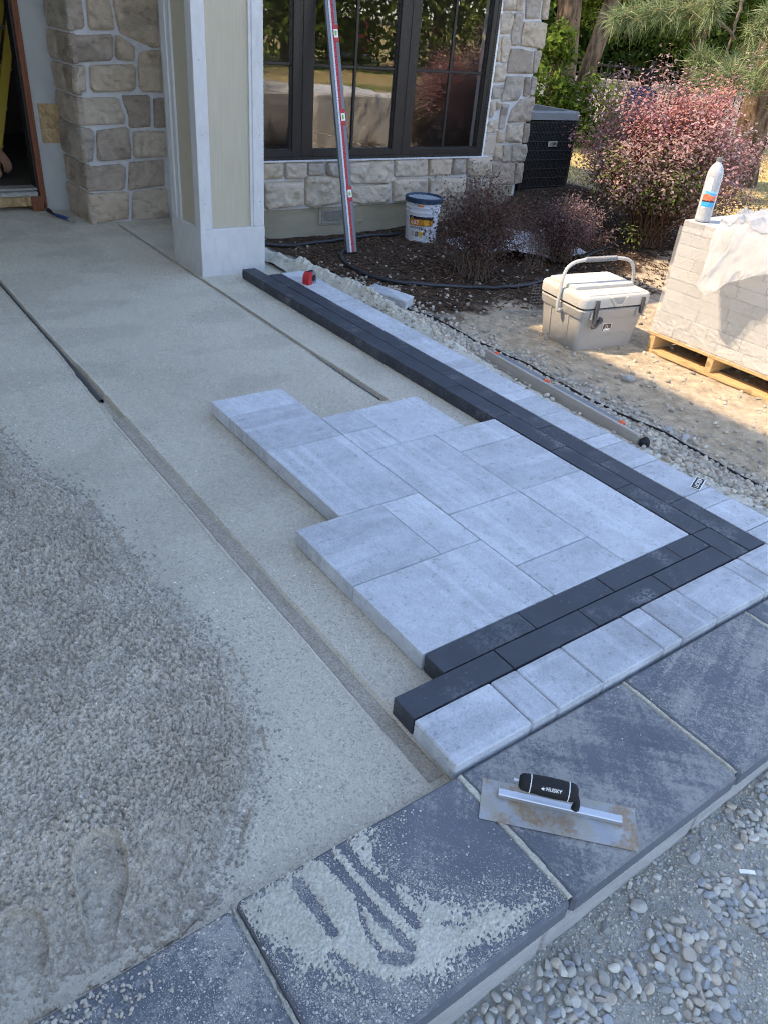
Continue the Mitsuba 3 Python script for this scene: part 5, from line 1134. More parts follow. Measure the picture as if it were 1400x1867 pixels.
scene['paper_scrap'] = mikit.ply(xf((np.array([[-0.019, -0.005, 0.001], [0.0, -0.0055, 0.003], [0.019, -0.005, 0.0], [0.019, 0.005, 0.001], [0.0, 0.0045, 0.004], [-0.019, 0.005, 0.002]]), np.array([[0, 1, 4], [0, 4, 5], [1, 2, 3], [1, 3, 4]])), rotz(-0.66, (1.414, 0.300, float(zg(1.414, 0.3)) + 0.020))), 'm_white')

# ------------------------------------------------------------------ gravel, stones, mulch chips, grass
g = np.random.default_rng(21)
def stone_tints(n):
    base = np.array([[0.40, 0.385, 0.335], [0.34, 0.34, 0.32], [0.46, 0.43, 0.365], [0.31, 0.32, 0.325], [0.43, 0.38, 0.31], [0.50, 0.48, 0.42]])
    return base[g.integers(0, 6, n)] * g.uniform(0.8, 1.2, (n, 1))
# the larger stones one can tell apart before the step
big = [(1.143, 0.394, 0.019), (1.349, 0.397, 0.018)]
kinds = ('smooth egg shaped grey stone alone on the grit in front of the step', 'angular grey stone close to the step, right of the trowel')
for n, (x, y, r) in enumerate(big):
    v, f = pebble(3, r, 300 + n, 0.62, 4 if n % 3 == 1 else 1)
    k = put('stone', (v + [x, y, float(zg(x, y)) + r * 0.28], f), 'm_st%d' % (n % 4), smooth=True)
    lab(k, kinds[n] if n < 2 else 'rounded grey pebble among the gravel in front of the step', 'stone', None if n < 2 else 'larger pebbles in the gravel before the step')
for k, c in enumerate(((0.42, 0.405, 0.36), (0.36, 0.36, 0.35), (0.46, 0.43, 0.37), (0.40, 0.395, 0.375))):
    pmat('m_st%d' % k, (lambda c: lambda p, n, uv: C3(*c) * (0.75 + 0.35 * fbm(p.x * 60, p.y * 60, p.z * 60, 3) + 0.15 * noise(p.x * 400, p.y * 400, p.z * 400)))(c), 0.8, 0.25)
n = 90000
px, py = g.uniform(0.58, 2.2, n), g.uniform(-0.05, 0.448, n)
CLU = [(1.15, 0.255, 0.085, 1.0), (1.33, 0.30, 0.06, 0.9), (1.38, 0.24, 0.06, 0.9), (0.88, 0.345, 0.075, 1.0), (1.07, 0.18, 0.07, 0.9), (1.55, 0.37, 0.07, 0.6), (1.0, 0.30, 0.05, 0.5), (1.75, 0.3, 0.15, 0.7), (0.72, 0.36, 0.08, 0.8)]
cl = np.zeros(n)
for x_, y_, w_, h_ in CLU: cl = np.maximum(cl, h_ * np.exp(-((px - x_) ** 2 + (py - y_) ** 2) / w_ ** 2))
cl = cl + 0.35 * (nz(px, py, 14, 3, 81) - 0.5)
r = 0.0014 + 0.0135 * g.random(n) ** 4.6
heap_ = sstep(0.22, 0.50, cl)
nearw = np.exp(-(0.445 - py) / 0.03) * sstep(0.95, 1.2, px)
ok = g.random(n) < np.where(r > 0.0055, 0.80 * heap_ + 0.012 + 0.25 * nearw * (r < 0.009), 0.55 + 0.3 * heap_)
px, py, r = px[ok], py[ok], r[ok]
BIGP = np.array([(0.868, 0.402, 0.014), (0.846, 0.416, 0.010), (1.146, 0.262, 0.019), (1.175, 0.285, 0.016), (1.125, 0.25, 0.018), (1.20, 0.235, 0.017), (1.235, 0.262, 0.015), (1.16, 0.215, 0.014), (0.955, 0.335, 0.018), (0.86, 0.345, 0.015), (1.385, 0.305, 0.015), (1.42, 0.285, 0.017), (1.365, 0.26, 0.014), (1.05, 0.19, 0.016), (1.11, 0.165, 0.015)])
px, py, r = np.r_[px, BIGP[:, 0]], np.r_[py, BIGP[:, 1]], np.r_[r, BIGP[:, 2]]
def settle(px, py, r):
    """drops overlapping pebbles, larger first"""
    o = np.argsort(-r); t = cKDTree(np.c_[px, py]); dead = np.zeros(len(r), bool)
    for a in o:
        if dead[a]: continue
        for b in t.query_ball_point((px[a], py[a]), r[a] * 1.02):
            if b != a and r[b] <= r[a]: dead[b] = True
    return ~dead
ok = settle(px, py, r); px, py, r = px[ok], py[ok], r[ok]
for (lo, hi, sub, nm, what) in ((0.0060, 1, 2, 'gravel', 'rounded grey gravel pebbles on the grit in front of the step'), (0, 0.0060, 1, 'fine_gravel', 'fine grey grit and small gravel in front of the step')):
    s = (r >= lo) & (r < hi)
    m, col = scatter([pebble(sub, 1, 400 + k, 0.62, (1, 5, 3, 7)[k % 4]) for k in range(22)], np.c_[px[s], py[s], zg(px[s], py[s]) + r[s] * g.uniform(-0.05, 0.36, s.sum())], r[s], g.uniform(0, 6.3, s.sum()), stone_tints(s.sum()))
    put(nm, m, 'm_pebble', smooth=True, color=col); lab(nm, what, 'gravel', kind='stuff')
# gravel strip along the cable and over the dirt
n = 80000
px, py = g.uniform(2.72, 4.9, n), g.uniform(0.7, 5.0, n)
w = np.exp(-((px - 3.05 - 0.03 * np.sin(py * 3)) / 0.15) ** 2) * sstep(4.9, 4.0, py) + 0.025 * sstep(3.9, 3.4, py) + 0.006
ok = g.random(n) < w * (0.45 + 1.1 * nz(px, py, 5, 3, 83)); px, py = px[ok], py[ok]
r = 0.003 + 0.016 * g.random(len(px)) ** 2.2
ok = settle(px, py, r * 0.9); px, py, r = px[ok], py[ok], r[ok]
tn = np.array([[0.42, 0.385, 0.32], [0.36, 0.335, 0.285], [0.49, 0.44, 0.36], [0.32, 0.295, 0.25], [0.44, 0.375, 0.285]])[g.integers(0, 5, len(px))] * g.uniform(0.8, 1.2, (len(px), 1))
m, col = scatter([pebble(1, 1, 500 + k, 0.75, 3 * (k % 3)) for k in range(14)], np.c_[px, py, zg(px, py) + ridge(px, py) * 0.8 + r * 0.28], r, g.uniform(0, 6.3, len(px)), tn)
put('gravel_strip', m, 'm_pebble', smooth=True, color=col); lab('gravel_strip', 'pale angular gravel along the cable between paving and dirt', 'gravel', kind='stuff')
for (x, y, r_, nm) in ((3.215, 1.80, 0.030, 'round blue grey stone beside the cable, the lower of two'), (3.225, 1.90, 0.026, 'flat grey stone beside the cable, the upper of two'), (3.55, 2.42, 0.042, 'flat grey stone lying on the dirt in front of the pallet')):
    v, f = pebble(3, r_, int(r_ * 5000), 0.55, 2)
    k = put('stone', (v + [x, y, float(zg(x, y)) + r_ * 0.25], f), 'm_st1', smooth=True); lab(k, nm, 'stone')
# mulch chips
n = 26000
px, py = g.uniform(2.85, 7.6, n), g.uniform(3.4, 6.6, n)
wv_ = meshkit.fbm(np.c_[px * 1.1, py * 1.1, px * 0], 4)
ok = (py > 3.78 - 0.35 * sstep(3.0, 5.0, px) * -1 * -1 + 0.25 * (nz(px, py, 3, 3, 84) - 0.5)) & (px + 0.28 * py < 8.6) & (px > 2.93 + 0.1 * nz(px, py, 6, 2, 3)) & ~((py > 5.79) & (px < 5.86)) & ~((px > 5.9) & (py > 5.88))
ok &= g.random(n) < 0.25 + 1.1 * sstep(0.40, 0.62, nz(px, py, 4, 3, 85))
px, py = px[ok], py[ok]
cv_ = [box(-1, 1, -0.22, 0.22, -0.09, 0.09)]
pro = [xf(cv_[0], trimesh.transformations.euler_matrix(g.normal() * 0.35, g.normal() * 0.35, 0)) for _ in range(12)]
tn = np.where(g.random((len(px), 1)) < 0.08, [[0.26, 0.20, 0.15]], np.array([[0.075, 0.048, 0.033]]) * g.uniform(0.4, 2.0, (len(px), 1)))
m, col = scatter(pro, np.c_[px, py, zg(px, py) + 0.006], g.uniform(0.006, 0.022, len(px)), g.uniform(0, 6.3, len(px)), tn)
put('mulch_chips', m, 'm_chip', color=col); lab('mulch_chips', 'dark brown bark mulch chips covering the planting bed', 'mulch', kind='stuff')
# pale chips and a few leaves lying on the mulch
n = 420; px, py = g.uniform(3.0, 7.0, n), g.uniform(3.8, 5.7, n)
m, col = scatter([pebble(1, 1, 560 + k, 0.6, 2) for k in range(6)], np.c_[px, py, zg(px, py) + 0.008], 0.004 + 0.012 * g.random(n) ** 3, g.uniform(0, 6.3, n), np.array([0.40, 0.37, 0.32]) * g.uniform(0.6, 1.3, (n, 1)))
put('bed_stones', m, 'm_pebble', smooth=True, color=col); lab('bed_stones', 'small pale stones sprinkled over the mulch bed', 'gravel', kind='stuff')
# dry grass
n = 30000
px, py = g.uniform(6.4, 13, n), g.uniform(3.5, 12, n)
ok = ((px + 0.28 * py > 8.75 + 0.6 * (nz(px, py, 1.1, 3, 9) - 0.5)) | (py > 6.95)) & ~((px < 6.95) & (py < 6.9)) & (px > 6.0); px, py = px[ok], py[ok]
bl = (np.array([[-0.16, 0, 0], [0.16, 0, 0], [0.05, 0.25, 1.0]], float), np.array([[0, 1, 2]]))
pro = [xf(bl, trimesh.transformations.euler_matrix(g.normal() * 0.5, g.normal() * 0.5, g.uniform(0, 6))) for _ in range(16)]
m, col = scatter(pro, np.c_[px, py, zg(px, py) - 0.002], g.uniform(0.02, 0.055, len(px)), g.uniform(0, 6.3, len(px)), np.array([0.42, 0.33, 0.15]) * g.uniform(0.6, 1.25, (len(px), 1)))
put('dry_grass', m, 'm_chip', color=col); lab('dry_grass', 'dry straw coloured lawn grass beyond the planting bed', 'grass', kind='stuff')
# ------------------------------------------------------------------ plants
def leaf_mesh(pos, size, nrm, tint, aspect=0.5, seed=0):
    """diamond leaves bent along the midrib; 4 vertices each"""
    g = np.random.default_rng(seed); n = len(pos)
    nrm = nrm / np.linalg.norm(nrm, axis=1, keepdims=True)
    r = g.normal(size=(n, 3)); a = np.cross(nrm, r); a /= np.linalg.norm(a, axis=1, keepdims=True); b = np.cross(nrm, a)
    s = np.asarray(size).reshape(-1, 1)
    v = np.stack([pos, pos + s * (0.5 * a + aspect * 0.5 * b + 0.06 * nrm), pos + s * a, pos + s * (0.5 * a - aspect * 0.5 * b + 0.06 * nrm)], 1).reshape(-1, 3)
    k = np.arange(n)[:, None] * 4
    f = np.vstack([k + [0, 1, 2], k + [0, 2, 3]])
    return (v, f), np.repeat(tint, 4, 0)

mat('m_twig', (0.14, 0.085, 0.055), 0.85, 0.15); mat('m_twiggrey', (0.17, 0.125, 0.10), 0.9, 0.1)
def f_bark(p, n, uv):
    r = fbm(p.x * 24, p.y * 24, p.z * 5, 4); m = fbm(p.x * 6, p.y * 6, p.z * 3, 3)
    return mix((0.075, 0.048, 0.030), (0.26, 0.18, 0.12), smoothstep(0.3, 0.7, r) * 0.8 + m * 0.2)
pmat('m_bark', f_bark, 0.95, 0.1, bump=lambda p, n, uv: fbm(p.x * 30, p.y * 30, p.z * 6, 4), bscale=0.03)

def shrub(name, label, base, rad, height, nstem, nleaf, lsize, palette, seed, group=None, spread=1.0, twig='m_twig', lo=0.35, cat_='shrub', stem_r=0.006, tuft=0.06, up=0.03):
    g = np.random.default_rng(seed); base = np.array(base, float)
    stems, lp, ln, lt, ls = [], [], [], [], []
    pal = np.array(palette, float)
    for k in range(nstem):
        a = g.uniform(0, 2 * np.pi); q = np.sqrt(g.random()); el = g.random()
        # a tip spread through the crown's volume, most of them near its surface
        d = g.normal(size=3); d[2] = abs(d[2]) * 1.1 - 0.12; d /= np.linalg.norm(d)
        rr = (0.55 + 0.45 * g.random() ** 0.5) * (1 + 0.42 * (meshkit.noise(d * 2.6 + seed) - 0.5) * 2)
        tip = base + [d[0] * rad * rr, d[1] * rad * rr, height * (0.40 + 0.60 * d[2] * rr)]
        if k % 11 == 0: tip = tip + (tip - base) * g.uniform(0.06, 0.24)
        st = base + [g.normal() * 0.05 * spread, g.normal() * 0.05 * spread, 0.0]
        mid = st * 0.5 + tip * 0.5 + [-(tip - st)[0] * 0.22, -(tip - st)[1] * 0.22, 0.10 * height]
        t = np.linspace(0, 1, 9)[:, None]
        c = (1 - t) ** 2 * st + 2 * t * (1 - t) * mid + t ** 2 * tip
        c[1:-1] += g.normal(size=(7, 3)) * 0.012
        stems.append(tube(c, np.linspace(stem_r, stem_r * 0.25, 9), 4, cap=False))
        nl = int(nleaf / nstem)
        tt = lo + (1 - lo) * g.random(nl) ** 0.75
        i = np.minimum((tt * 8).astype(int), 7); fr = (tt * 8 - i)[:, None]
        p = c[i] * (1 - fr) + c[i + 1] * fr
        off = g.normal(size=(nl, 3)) * tuft * (0.4 + 0.8 * tt[:, None])
        p = p + off
        lp.append(p); ln.append(off + 0.03 * g.normal(size=(nl, 3)) + [0, 0, up] + (p - base) * 0.02)
        cidx = np.clip(meshkit.fbm(np.array([c[-1] * 1.7 + seed]), 3)[0] * 1.9 - 0.45 + g.normal() * 0.14, 0, 0.999)
        j = (np.clip(cidx + g.normal(size=nl) * 0.10, 0, 0.999) * len(pal)).astype(int)
        lt.append(pal[j] * g.uniform(0.7, 1.25, (nl, 1))); ls.append(lsize * g.uniform(0.6, 1.3, nl))
    lab(name, label, cat_, group)
    scene[name + '__stems'] = mikit.ply(cat(stems), twig, smooth=True)
    labels[name + '__stems'] = {'label': 'thin branching stems', 'kind': 'stuff'}
    m, col = leaf_mesh(np.vstack(lp), np.concatenate(ls), np.vstack(ln), np.vstack(lt), 0.55, seed)
    scene[name + '__foliage'] = mikit.ply(m, 'm_leaf', color=col)
    labels[name + '__foliage'] = {'label': 'small leaves', 'kind': 'stuff'}

BARB = [(0.11, 0.125, 0.045), (0.17, 0.11, 0.095), (0.24, 0.155, 0.145), (0.29, 0.18, 0.175), (0.30, 0.155, 0.155), (0.34, 0.115, 0.12), (0.36, 0.14, 0.10)]
BARB = [(0.15, 0.20, 0.05), (0.20, 0.22, 0.08), (0.32, 0.24, 0.19), (0.42, 0.30, 0.28), (0.50, 0.36, 0.34), (0.53, 0.33, 0.33), (0.55, 0.24, 0.25), (0.56, 0.27, 0.22)]
shrub('barberry_shrub', 'large red and mauve leaved shrub in the sun behind the pallet', (6.22, 4.44, -0.04), 0.80, 1.36, 560, 46000, 0.033, BARB, 11, 'red leaved shrubs at the planting bed', lo=0.46, stem_r=0.006, tuft=0.046, up=0.10)
labels['barberry_shrub'].pop('group')
DRY = [(0.085, 0.050, 0.042), (0.105, 0.062, 0.052), (0.13, 0.085, 0.075), (0.16, 0.11, 0.10)]
shrub('dried_shrub', 'dark brown dried shrub in front of the bucket', (4.08, 4.36, -0.09), 0.40, 0.72, 230, 8500, 0.022, DRY, 12, None, twig='m_twiggrey', lo=0.58, stem_r=0.0032, tuft=0.028)
shrub('dried_shrub_001', 'smaller dried mauve shrub behind the cooler', (5.08, 4.40, -0.07), 0.36, 0.52, 170, 8500, 0.022, [(0.10, 0.062, 0.055), (0.15, 0.095, 0.09), (0.22, 0.15, 0.145), (0.26, 0.18, 0.17)], 13, None, twig='m_twiggrey', lo=0.55, stem_r=0.0032, tuft=0.028)
shrub('dried_shrub_002', 'thin dried twiggy plant between the two dried shrubs', (4.62, 4.28, -0.08), 0.17, 0.34, 26, 300, 0.016, DRY, 14, None, twig='m_twiggrey', lo=0.4, stem_r=0.0028, tuft=0.02)
shrub('barberry_shrub_001', 'low shrub in the shade between the air conditioner and the large red shrub', (7.10, 5.55, 0.03), 0.40, 0.95, 110, 7000, 0.028, BARB[:4], 15, None, lo=0.45, stem_r=0.005, tuft=0.05)
shrub('barberry_shrub_002', 'red leaved shrub at the right edge behind the wrapped pavers', (8.05, 2.35, -0.08), 0.80, 1.30, 160, 13000, 0.035, [(0.06, 0.07, 0.03), (0.13, 0.09, 0.075), (0.2, 0.13, 0.12), (0.25, 0.15, 0.15)], 16, None, lo=0.35, stem_r=0.008, tuft=0.06)

shrub('evergreen_shrub', 'low dark green shrub behind the wrapped pavers, mirrored in the window', (7.25, 3.00, -0.09), 0.62, 0.86, 90, 9000, 0.04, [(0.035, 0.065, 0.02), (0.05, 0.09, 0.028), (0.075, 0.12, 0.04)], 17, None, lo=0.3, stem_r=0.006, tuft=0.06)
def crown(key, centers, radii, n, size, pal, seed, mat_='m_leaf', up=0.5):
    g = np.random.default_rng(seed); centers = np.array(centers, float); radii = np.array(radii, float)
    pal = np.array(pal, float); P, N, Tn, S = [], [], [], []
    for c, r in zip(centers, radii):
        # clumps through the volume, leaves round each clump
        k = max(int(16 * (r / 1.0) ** 2 * 1.6), 10)
        d = g.normal(size=(k, 3)); d /= np.linalg.norm(d, axis=1, keepdims=True)
        cc = c + d * r * (g.random((k, 1)) ** 0.4) * [1, 1, 0.85]
        m = n // (k * len(centers)) + 1
        for q in cc:
            o = g.normal(size=(m, 3)) * r * 0.17; p = q + o
            P.append(p); N.append(o + [0, 0, up * r * 0.17] + g.normal(size=(m, 3)) * r * 0.08)
            j = (np.clip(meshkit.fbm(np.array([q * 0.9 + seed]), 2)[0] + g.normal(size=m) * 0.13, 0, 0.999) * len(pal)).astype(int)
            Tn.append(pal[j] * g.uniform(0.7, 1.25, (m, 1))); S.append(size * g.uniform(0.6, 1.3, m))
    m, col = leaf_mesh(np.vstack(P), np.concatenate(S), np.vstack(N), np.vstack(Tn), 0.5, seed)
    scene[key] = mikit.ply(m, mat_, color=col)
    labels[key] = {'label': 'leafy crown', 'kind': 'stuff'}
def limb(pts, r0, r1, sides=12, wob=0.02, seed=0):
    p = np.array(pts, float); t = np.r_[0, np.cumsum(np.linalg.norm(np.diff(p, axis=0), axis=1))]
    q = make_interp_spline(t, p, k=min(3, len(p) - 1))(np.linspace(0, t[-1], 24))
    q[1:-1] += np.random.default_rng(seed).normal(size=(22, 3)) * wob * 0.3
    return tube(q, np.linspace(r0, r1, 24), sides)
GREEN = [(0.07, 0.115, 0.02), (0.11, 0.17, 0.03), (0.16, 0.225, 0.04), (0.23, 0.28, 0.06)]
DARKG = [(0.045, 0.08, 0.02), (0.075, 0.12, 0.03), (0.12, 0.17, 0.04)]
# two trunked tree behind the air conditioner
lab('broadleaf_tree', 'broadleaf tree with two reddish brown trunks behind the air conditioner', 'tree')
scene['broadleaf_tree__trunk'] = mikit.ply(limb([(9.75, 9.05, -0.2), (9.83, 9.15, 0.6), (9.80, 9.25, 1.9), (9.7, 9.4, 3.4), (9.6, 9.5, 5.0)], 0.22, 0.10, 14, seed=1), 'm_bark', smooth=True)
scene['broadleaf_tree__trunk_001'] = mikit.ply(limb([(10.0, 8.92, -0.2), (10.15, 9.05, 0.7), (10.45, 9.05, 1.95), (10.9, 9.0, 3.6), (11.2, 9.0, 5.0)], 0.15, 0.07, 12, seed=2), 'm_bark', smooth=True)
scene['broadleaf_tree__trunk_002'] = mikit.ply(limb([(9.5, 9.2, -0.2), (9.35, 9.5, 1.0), (9.1, 9.8, 2.4), (8.8, 10.2, 4.2)], 0.13, 0.06, 12, seed=3), 'm_bark', smooth=True)
crown('broadleaf_tree__crown', [(9.9, 9.9, 2.6), (10.6, 9.7, 2.3), (9.0, 10.0, 2.6), (11.3, 9.4, 2.8), (10.0, 9.2, 4.6), (8.4, 9.9, 4.2), (11.4, 9.2, 4.6)], [0.75, 0.7, 0.8, 0.8, 1.4, 1.4, 1.4], 16000, 0.10, GREEN, 31)
lab('green_shrub', 'bright green leafy shrub directly behind the air conditioner', 'shrub')
scene['green_shrub__stems'] = mikit.ply(cat([limb([(9.0 + 0.1 * k, 8.6, -0.1), (8.8 + 0.25 * k, 8.7, 0.9)], 0.02, 0.008, 6, seed=k) for k in range(5)]), 'm_twig', smooth=True)
labels['green_shrub__stems'] = {'label': 'stems', 'kind': 'stuff'}
crown('green_shrub__crown', [(8.7, 8.75, 0.75), (9.4, 8.45, 0.70), (8.1, 8.9, 0.8), (9.0, 8.9, 1.35), (9.9, 8.3, 0.35)], [0.6, 0.55, 0.6, 0.5, 0.4], 9000, 0.085, GREEN, 32)
lab('leafy_tree', 'dense green tree standing behind the large red shrub', 'tree')
scene['leafy_tree__trunk'] = mikit.ply(limb([(12.9, 9.1, -0.3), (12.8, 9.1, 1.2), (12.9, 9.2, 4)], 0.16, 0.08, 12, seed=5), 'm_bark', smooth=True)
crown('leafy_tree__crown', [(12.3, 9.8, 2.15), (13.1, 9.0, 2.0), (13.7, 8.3, 2.3), (11.7, 10.6, 2.4), (12.6, 9.6, 3.6), (13.9, 8.8, 3.8)], [0.85, 0.8, 0.9, 0.9, 1.4, 1.4], 16000, 0.10, DARKG + GREEN[1:3], 33)
def conifer_like(name, x, y, seed, label, r=1.9, zc=3.2, pal=DARKG, n=7000, size=0.16):
    lab(name, label, 'tree')
    scene[name + '__trunk'] = mikit.ply(limb([(x, y, -0.5), (x + 0.1, y, 2), (x, y + 0.1, zc + 1.5)], 0.2, 0.08, 10, seed=seed), 'm_bark', smooth=True)
    g = np.random.default_rng(seed)
    cs = [(x + g.normal() * r * 0.5, y + g.normal() * r * 0.5, zc + g.normal() * r * 0.45) for _ in range(5)]
    crown(name + '__crown', cs, [r * 0.75] * 5, n, size, pal, seed)
for k, (x, y) in enumerate(((14.0, 18.5), (17.0, 17.0), (19.5, 15.0), (21.5, 12.5), (23.0, 9.5), (12.6, 16.0), (20.0, 8.0))):
    conifer_like('dark_tree%s' % ('' if k == 0 else '_%03d' % k), x, y, 40 + k, ['dark tree farthest left beyond the iron fence', 'second dark tree from the left beyond the iron fence', 'middle dark tree beyond the iron fence', 'dark tree third from the right beyond the iron fence', 'dark tree second from the right beyond the iron fence', 'dark tree behind the two trunked tree', 'dark tree farthest right beyond the iron fence'][k], r=2.9, zc=3.0, n=13000, size=0.26)

# long needled pine at the right
lab('pine_tree', 'long needled pine with drooping tufts at the upper right', 'tree')
scene['pine_tree__trunk'] = mikit.ply(limb([(9.75, 5.72, -0.2), (9.6, 5.75, 0.5), (9.55, 5.78, 1.4), (9.5, 5.8, 3.0), (9.4, 5.8, 5.0)], 0.20, 0.10, 14, seed=6), 'm_bark', smooth=True)
mat('m_pinebranch', (0.22, 0.17, 0.13), 0.85, 0.15)
NB = [[(9.0, 5.95, 2.35), (8.92, 5.92, 1.9), (8.86, 5.90, 1.30)], [(8.9, 5.88, 1.62), (8.6, 6.0, 1.78), (8.1, 6.35, 1.80), (7.7, 6.6, 1.70)], [(9.6, 5.7, 0.75), (9.0, 5.5, 0.70), (8.4, 5.35, 0.60)], [(9.5, 5.8, 1.5), (8.9, 5.6, 1.45), (8.3, 5.45, 1.38)], [(9.5, 5.8, 1.9), (8.8, 5.2, 1.8), (8.3, 4.9, 1.45)], [(9.5, 5.8, 2.4), (8.7, 5.9, 2.25), (8.4, 6.0, 2.1)], [(9.5, 5.8, 2.2), (9.0, 5.0, 2.1), (8.6, 4.9, 1.85)]]
for k, b in enumerate(NB):
    put('pine_tree__branch', limb(b, 0.026 if k == 0 else 0.018, 0.008, 7, seed=60 + k), 'm_pinebranch', smooth=True)
g = np.random.default_rng(66)
tufts = []
def along(b, n, lo=0.3):
    p = np.array(b); t = np.r_[0, np.cumsum(np.linalg.norm(np.diff(p, axis=0), axis=1))]; sp = make_interp_spline(t, p, k=min(2, len(p) - 1))
    for u in np.linspace(lo, 1.0, n): tufts.append((sp(u * t[-1]), sp(u * t[-1]) - sp(max(u - 0.1, 0) * t[-1])))
along(NB[1], 9, 0.35); along(NB[3], 4, 0.5); along(NB[4], 4, 0.6); along(NB[5], 3, 0.5); along(NB[6], 4, 0.6)
for q in ((8.20, 5.75, 1.42), (8.45, 5.6, 1.30), (8.15, 5.6, 1.22), (8.35, 5.15, 1.25), (8.6, 4.85, 1.30), (8.65, 4.65, 1.5), (8.75, 4.9, 1.75), (8.5, 5.3, 1.85), (8.55, 5.9, 2.1), (8.3, 5.95, 2.0), (8.9, 5.35, 2.1), (8.85, 4.7, 1.95), (9.0, 4.6, 1.2), (8.9, 5.1, 1.1)):
    tufts.append((np.array(q), g.normal(size=3) * 0.3 + [-0.5, -0.1, 0.45]))
for q in ((8.23, 5.68, 1.34), (8.47, 5.30, 1.33), (8.49, 5.28, 1.66), (8.2, 5.73, 1.92), (8.0, 5.2, 1.30), (8.3, 4.85, 1.55)):
    for e in range(2): tufts.append((np.array(q) + g.normal(size=3) * 0.03, g.normal(size=3) * 0.4 + [-0.6, -0.5, 0.5]))
VN, FN, CN, k0 = [], [], [], 0
for c, d in tufts:
    d = d / (np.linalg.norm(d) + 1e-9); n = 170
    o = g.normal(size=(n, 3)) * 0.62 + d * 0.75; o /= np.linalg.norm(o, axis=1, keepdims=True)
    L_ = g.uniform(0.16, 0.27, (n, 1)); st = c + g.normal(size=(n, 3)) * 0.03 - d * g.uniform(0, 0.14, (n, 1))
    mid = st + o * L_ * 0.55; tip = st + o * L_ + [0, 0, -1] * (L_ * g.uniform(0.0, 0.28, (n, 1)))
    w = np.cross(o, g.normal(size=(n, 3))); w = w / np.linalg.norm(w, axis=1, keepdims=True) * 0.0031
    VN.append(np.stack([st - w, st + w, mid + w, mid - w, tip], 1).reshape(-1, 3)); b = k0 + np.arange(n)[:, None] * 5
    FN.append(np.vstack([b + [0, 1, 2], b + [0, 2, 3], b + [3, 2, 4]])); k0 += 5 * n
    t = np.array([[0.20, 0.27, 0.11], [0.30, 0.36, 0.18], [0.40, 0.42, 0.24], [0.40, 0.29, 0.16]])[g.choice(4, n, p=[0.35, 0.37, 0.22, 0.06])] * g.uniform(0.75, 1.2, (n, 1))
    CN.append(np.repeat(t, 5, 0))
scene['pine_tree__needles'] = mikit.ply((np.vstack(VN), np.vstack(FN)), 'm_needle', color=np.vstack(CN))
labels['pine_tree__needles'] = {'label': 'long drooping needles in tufts', 'kind': 'stuff'}
lab('hedge', 'tall dark hedge along the far side beyond the pale wall', 'hedge')
HB = [(15 + 1.05 * k, 27.0 - 1.15 * k) for k in range(19)]
crown('hedge__crown', [(x, y, z) for x, y in HB for z in (0.7, 2.2)], [1.5] * 38, 30000, 0.34, DARKG, 34)
scene['hedge__stems'] = mikit.ply(cat([limb([(x, y, -0.6), (x + 0.1, y, 2.0)], 0.08, 0.04, 6, seed=k) for k, (x, y) in enumerate(HB)]), 'm_bark', smooth=True)
labels['hedge__stems'] = {'label': 'stems inside the hedge', 'kind': 'stuff'}
# conifers across the yard that the window mirrors
for k, (x, y) in enumerate(((11.0, -15.0), (16.0, -17.0), (20.5, -14.0), (24.0, -9.0), (28.0, -14.0))):
    conifer_like('street_tree%s' % ('' if k == 0 else '_%03d' % k), x, y, 70 + k, ['green tree across the yard, mirrored in the window, farthest left of five', 'second green tree from the left of those mirrored in the window', 'middle green tree of those mirrored in the window', 'fourth green tree from the left of those mirrored in the window', 'green tree farthest right of those mirrored in the window'][k], r=3.4, zc=3.0, pal=GREEN + [(0.20, 0.22, 0.07)], n=9000, size=0.3)
    labels['street_tree%s' % ('' if k == 0 else '_%03d' % k)]['group'] = 'trees mirrored in the window'

# ------------------------------------------------------------------ far wall and iron fence
def strip(p, q, z0, z1, th):
    p, q = np.array(p, float), np.array(q, float); d = (q - p) / np.linalg.norm(q - p); nrm = np.array([-d[1], d[0]]) * th / 2
    return hull(np.array([[*(e + s * nrm), z] for e in (p, q) for s in (-1, 1) for z in (z0, z1)]))
mat('m_stucco', (0.62, 0.60, 0.54), 0.9, 0.1)
lab('garden_wall', 'low pale stucco wall at the far end of the yard beyond the iron fence', 'wall')
scene['garden_wall__base'] = mikit.ply(strip((11.0, 15.4), (17.5, 6.0), -0.5, 0.80, 0.2), 'm_stucco')
scene['garden_wall__coping'] = mikit.ply(strip((10.95, 15.5), (17.6, 5.9), 0.801, 0.86, 0.3), 'm_block')
lab('iron_fence', 'black iron picket fence in front of the low pale wall', 'fence')
fa_, fb_ = np.array([10.1, 14.6]), np.array([16.3, 5.6]); fd = (fb_ - fa_) / np.linalg.norm(fb_ - fa_); FLn = np.linalg.norm(fb_ - fa_)
for z_ in (0.15, 0.95, 1.10): put('iron_fence__rail', strip(fa_, fb_, z_, z_ + 0.035, 0.03), 'm_acdark')
for k in range(int(FLn / 1.8) + 1):
    p = fa_ + fd * 1.8 * k; put('iron_fence__post', box(p[0] - 0.035, p[0] + 0.035, p[1] - 0.035, p[1] + 0.035, -0.3, 1.25, 0.005), 'm_acdark')
for k in range(int(FLn / 0.12)):
    p = fa_ + fd * (0.06 + 0.12 * k); put('iron_fence__picket', box(p[0] - 0.008, p[0] + 0.008, p[1] - 0.008, p[1] + 0.008, -0.02, 1.18), 'm_acdark')

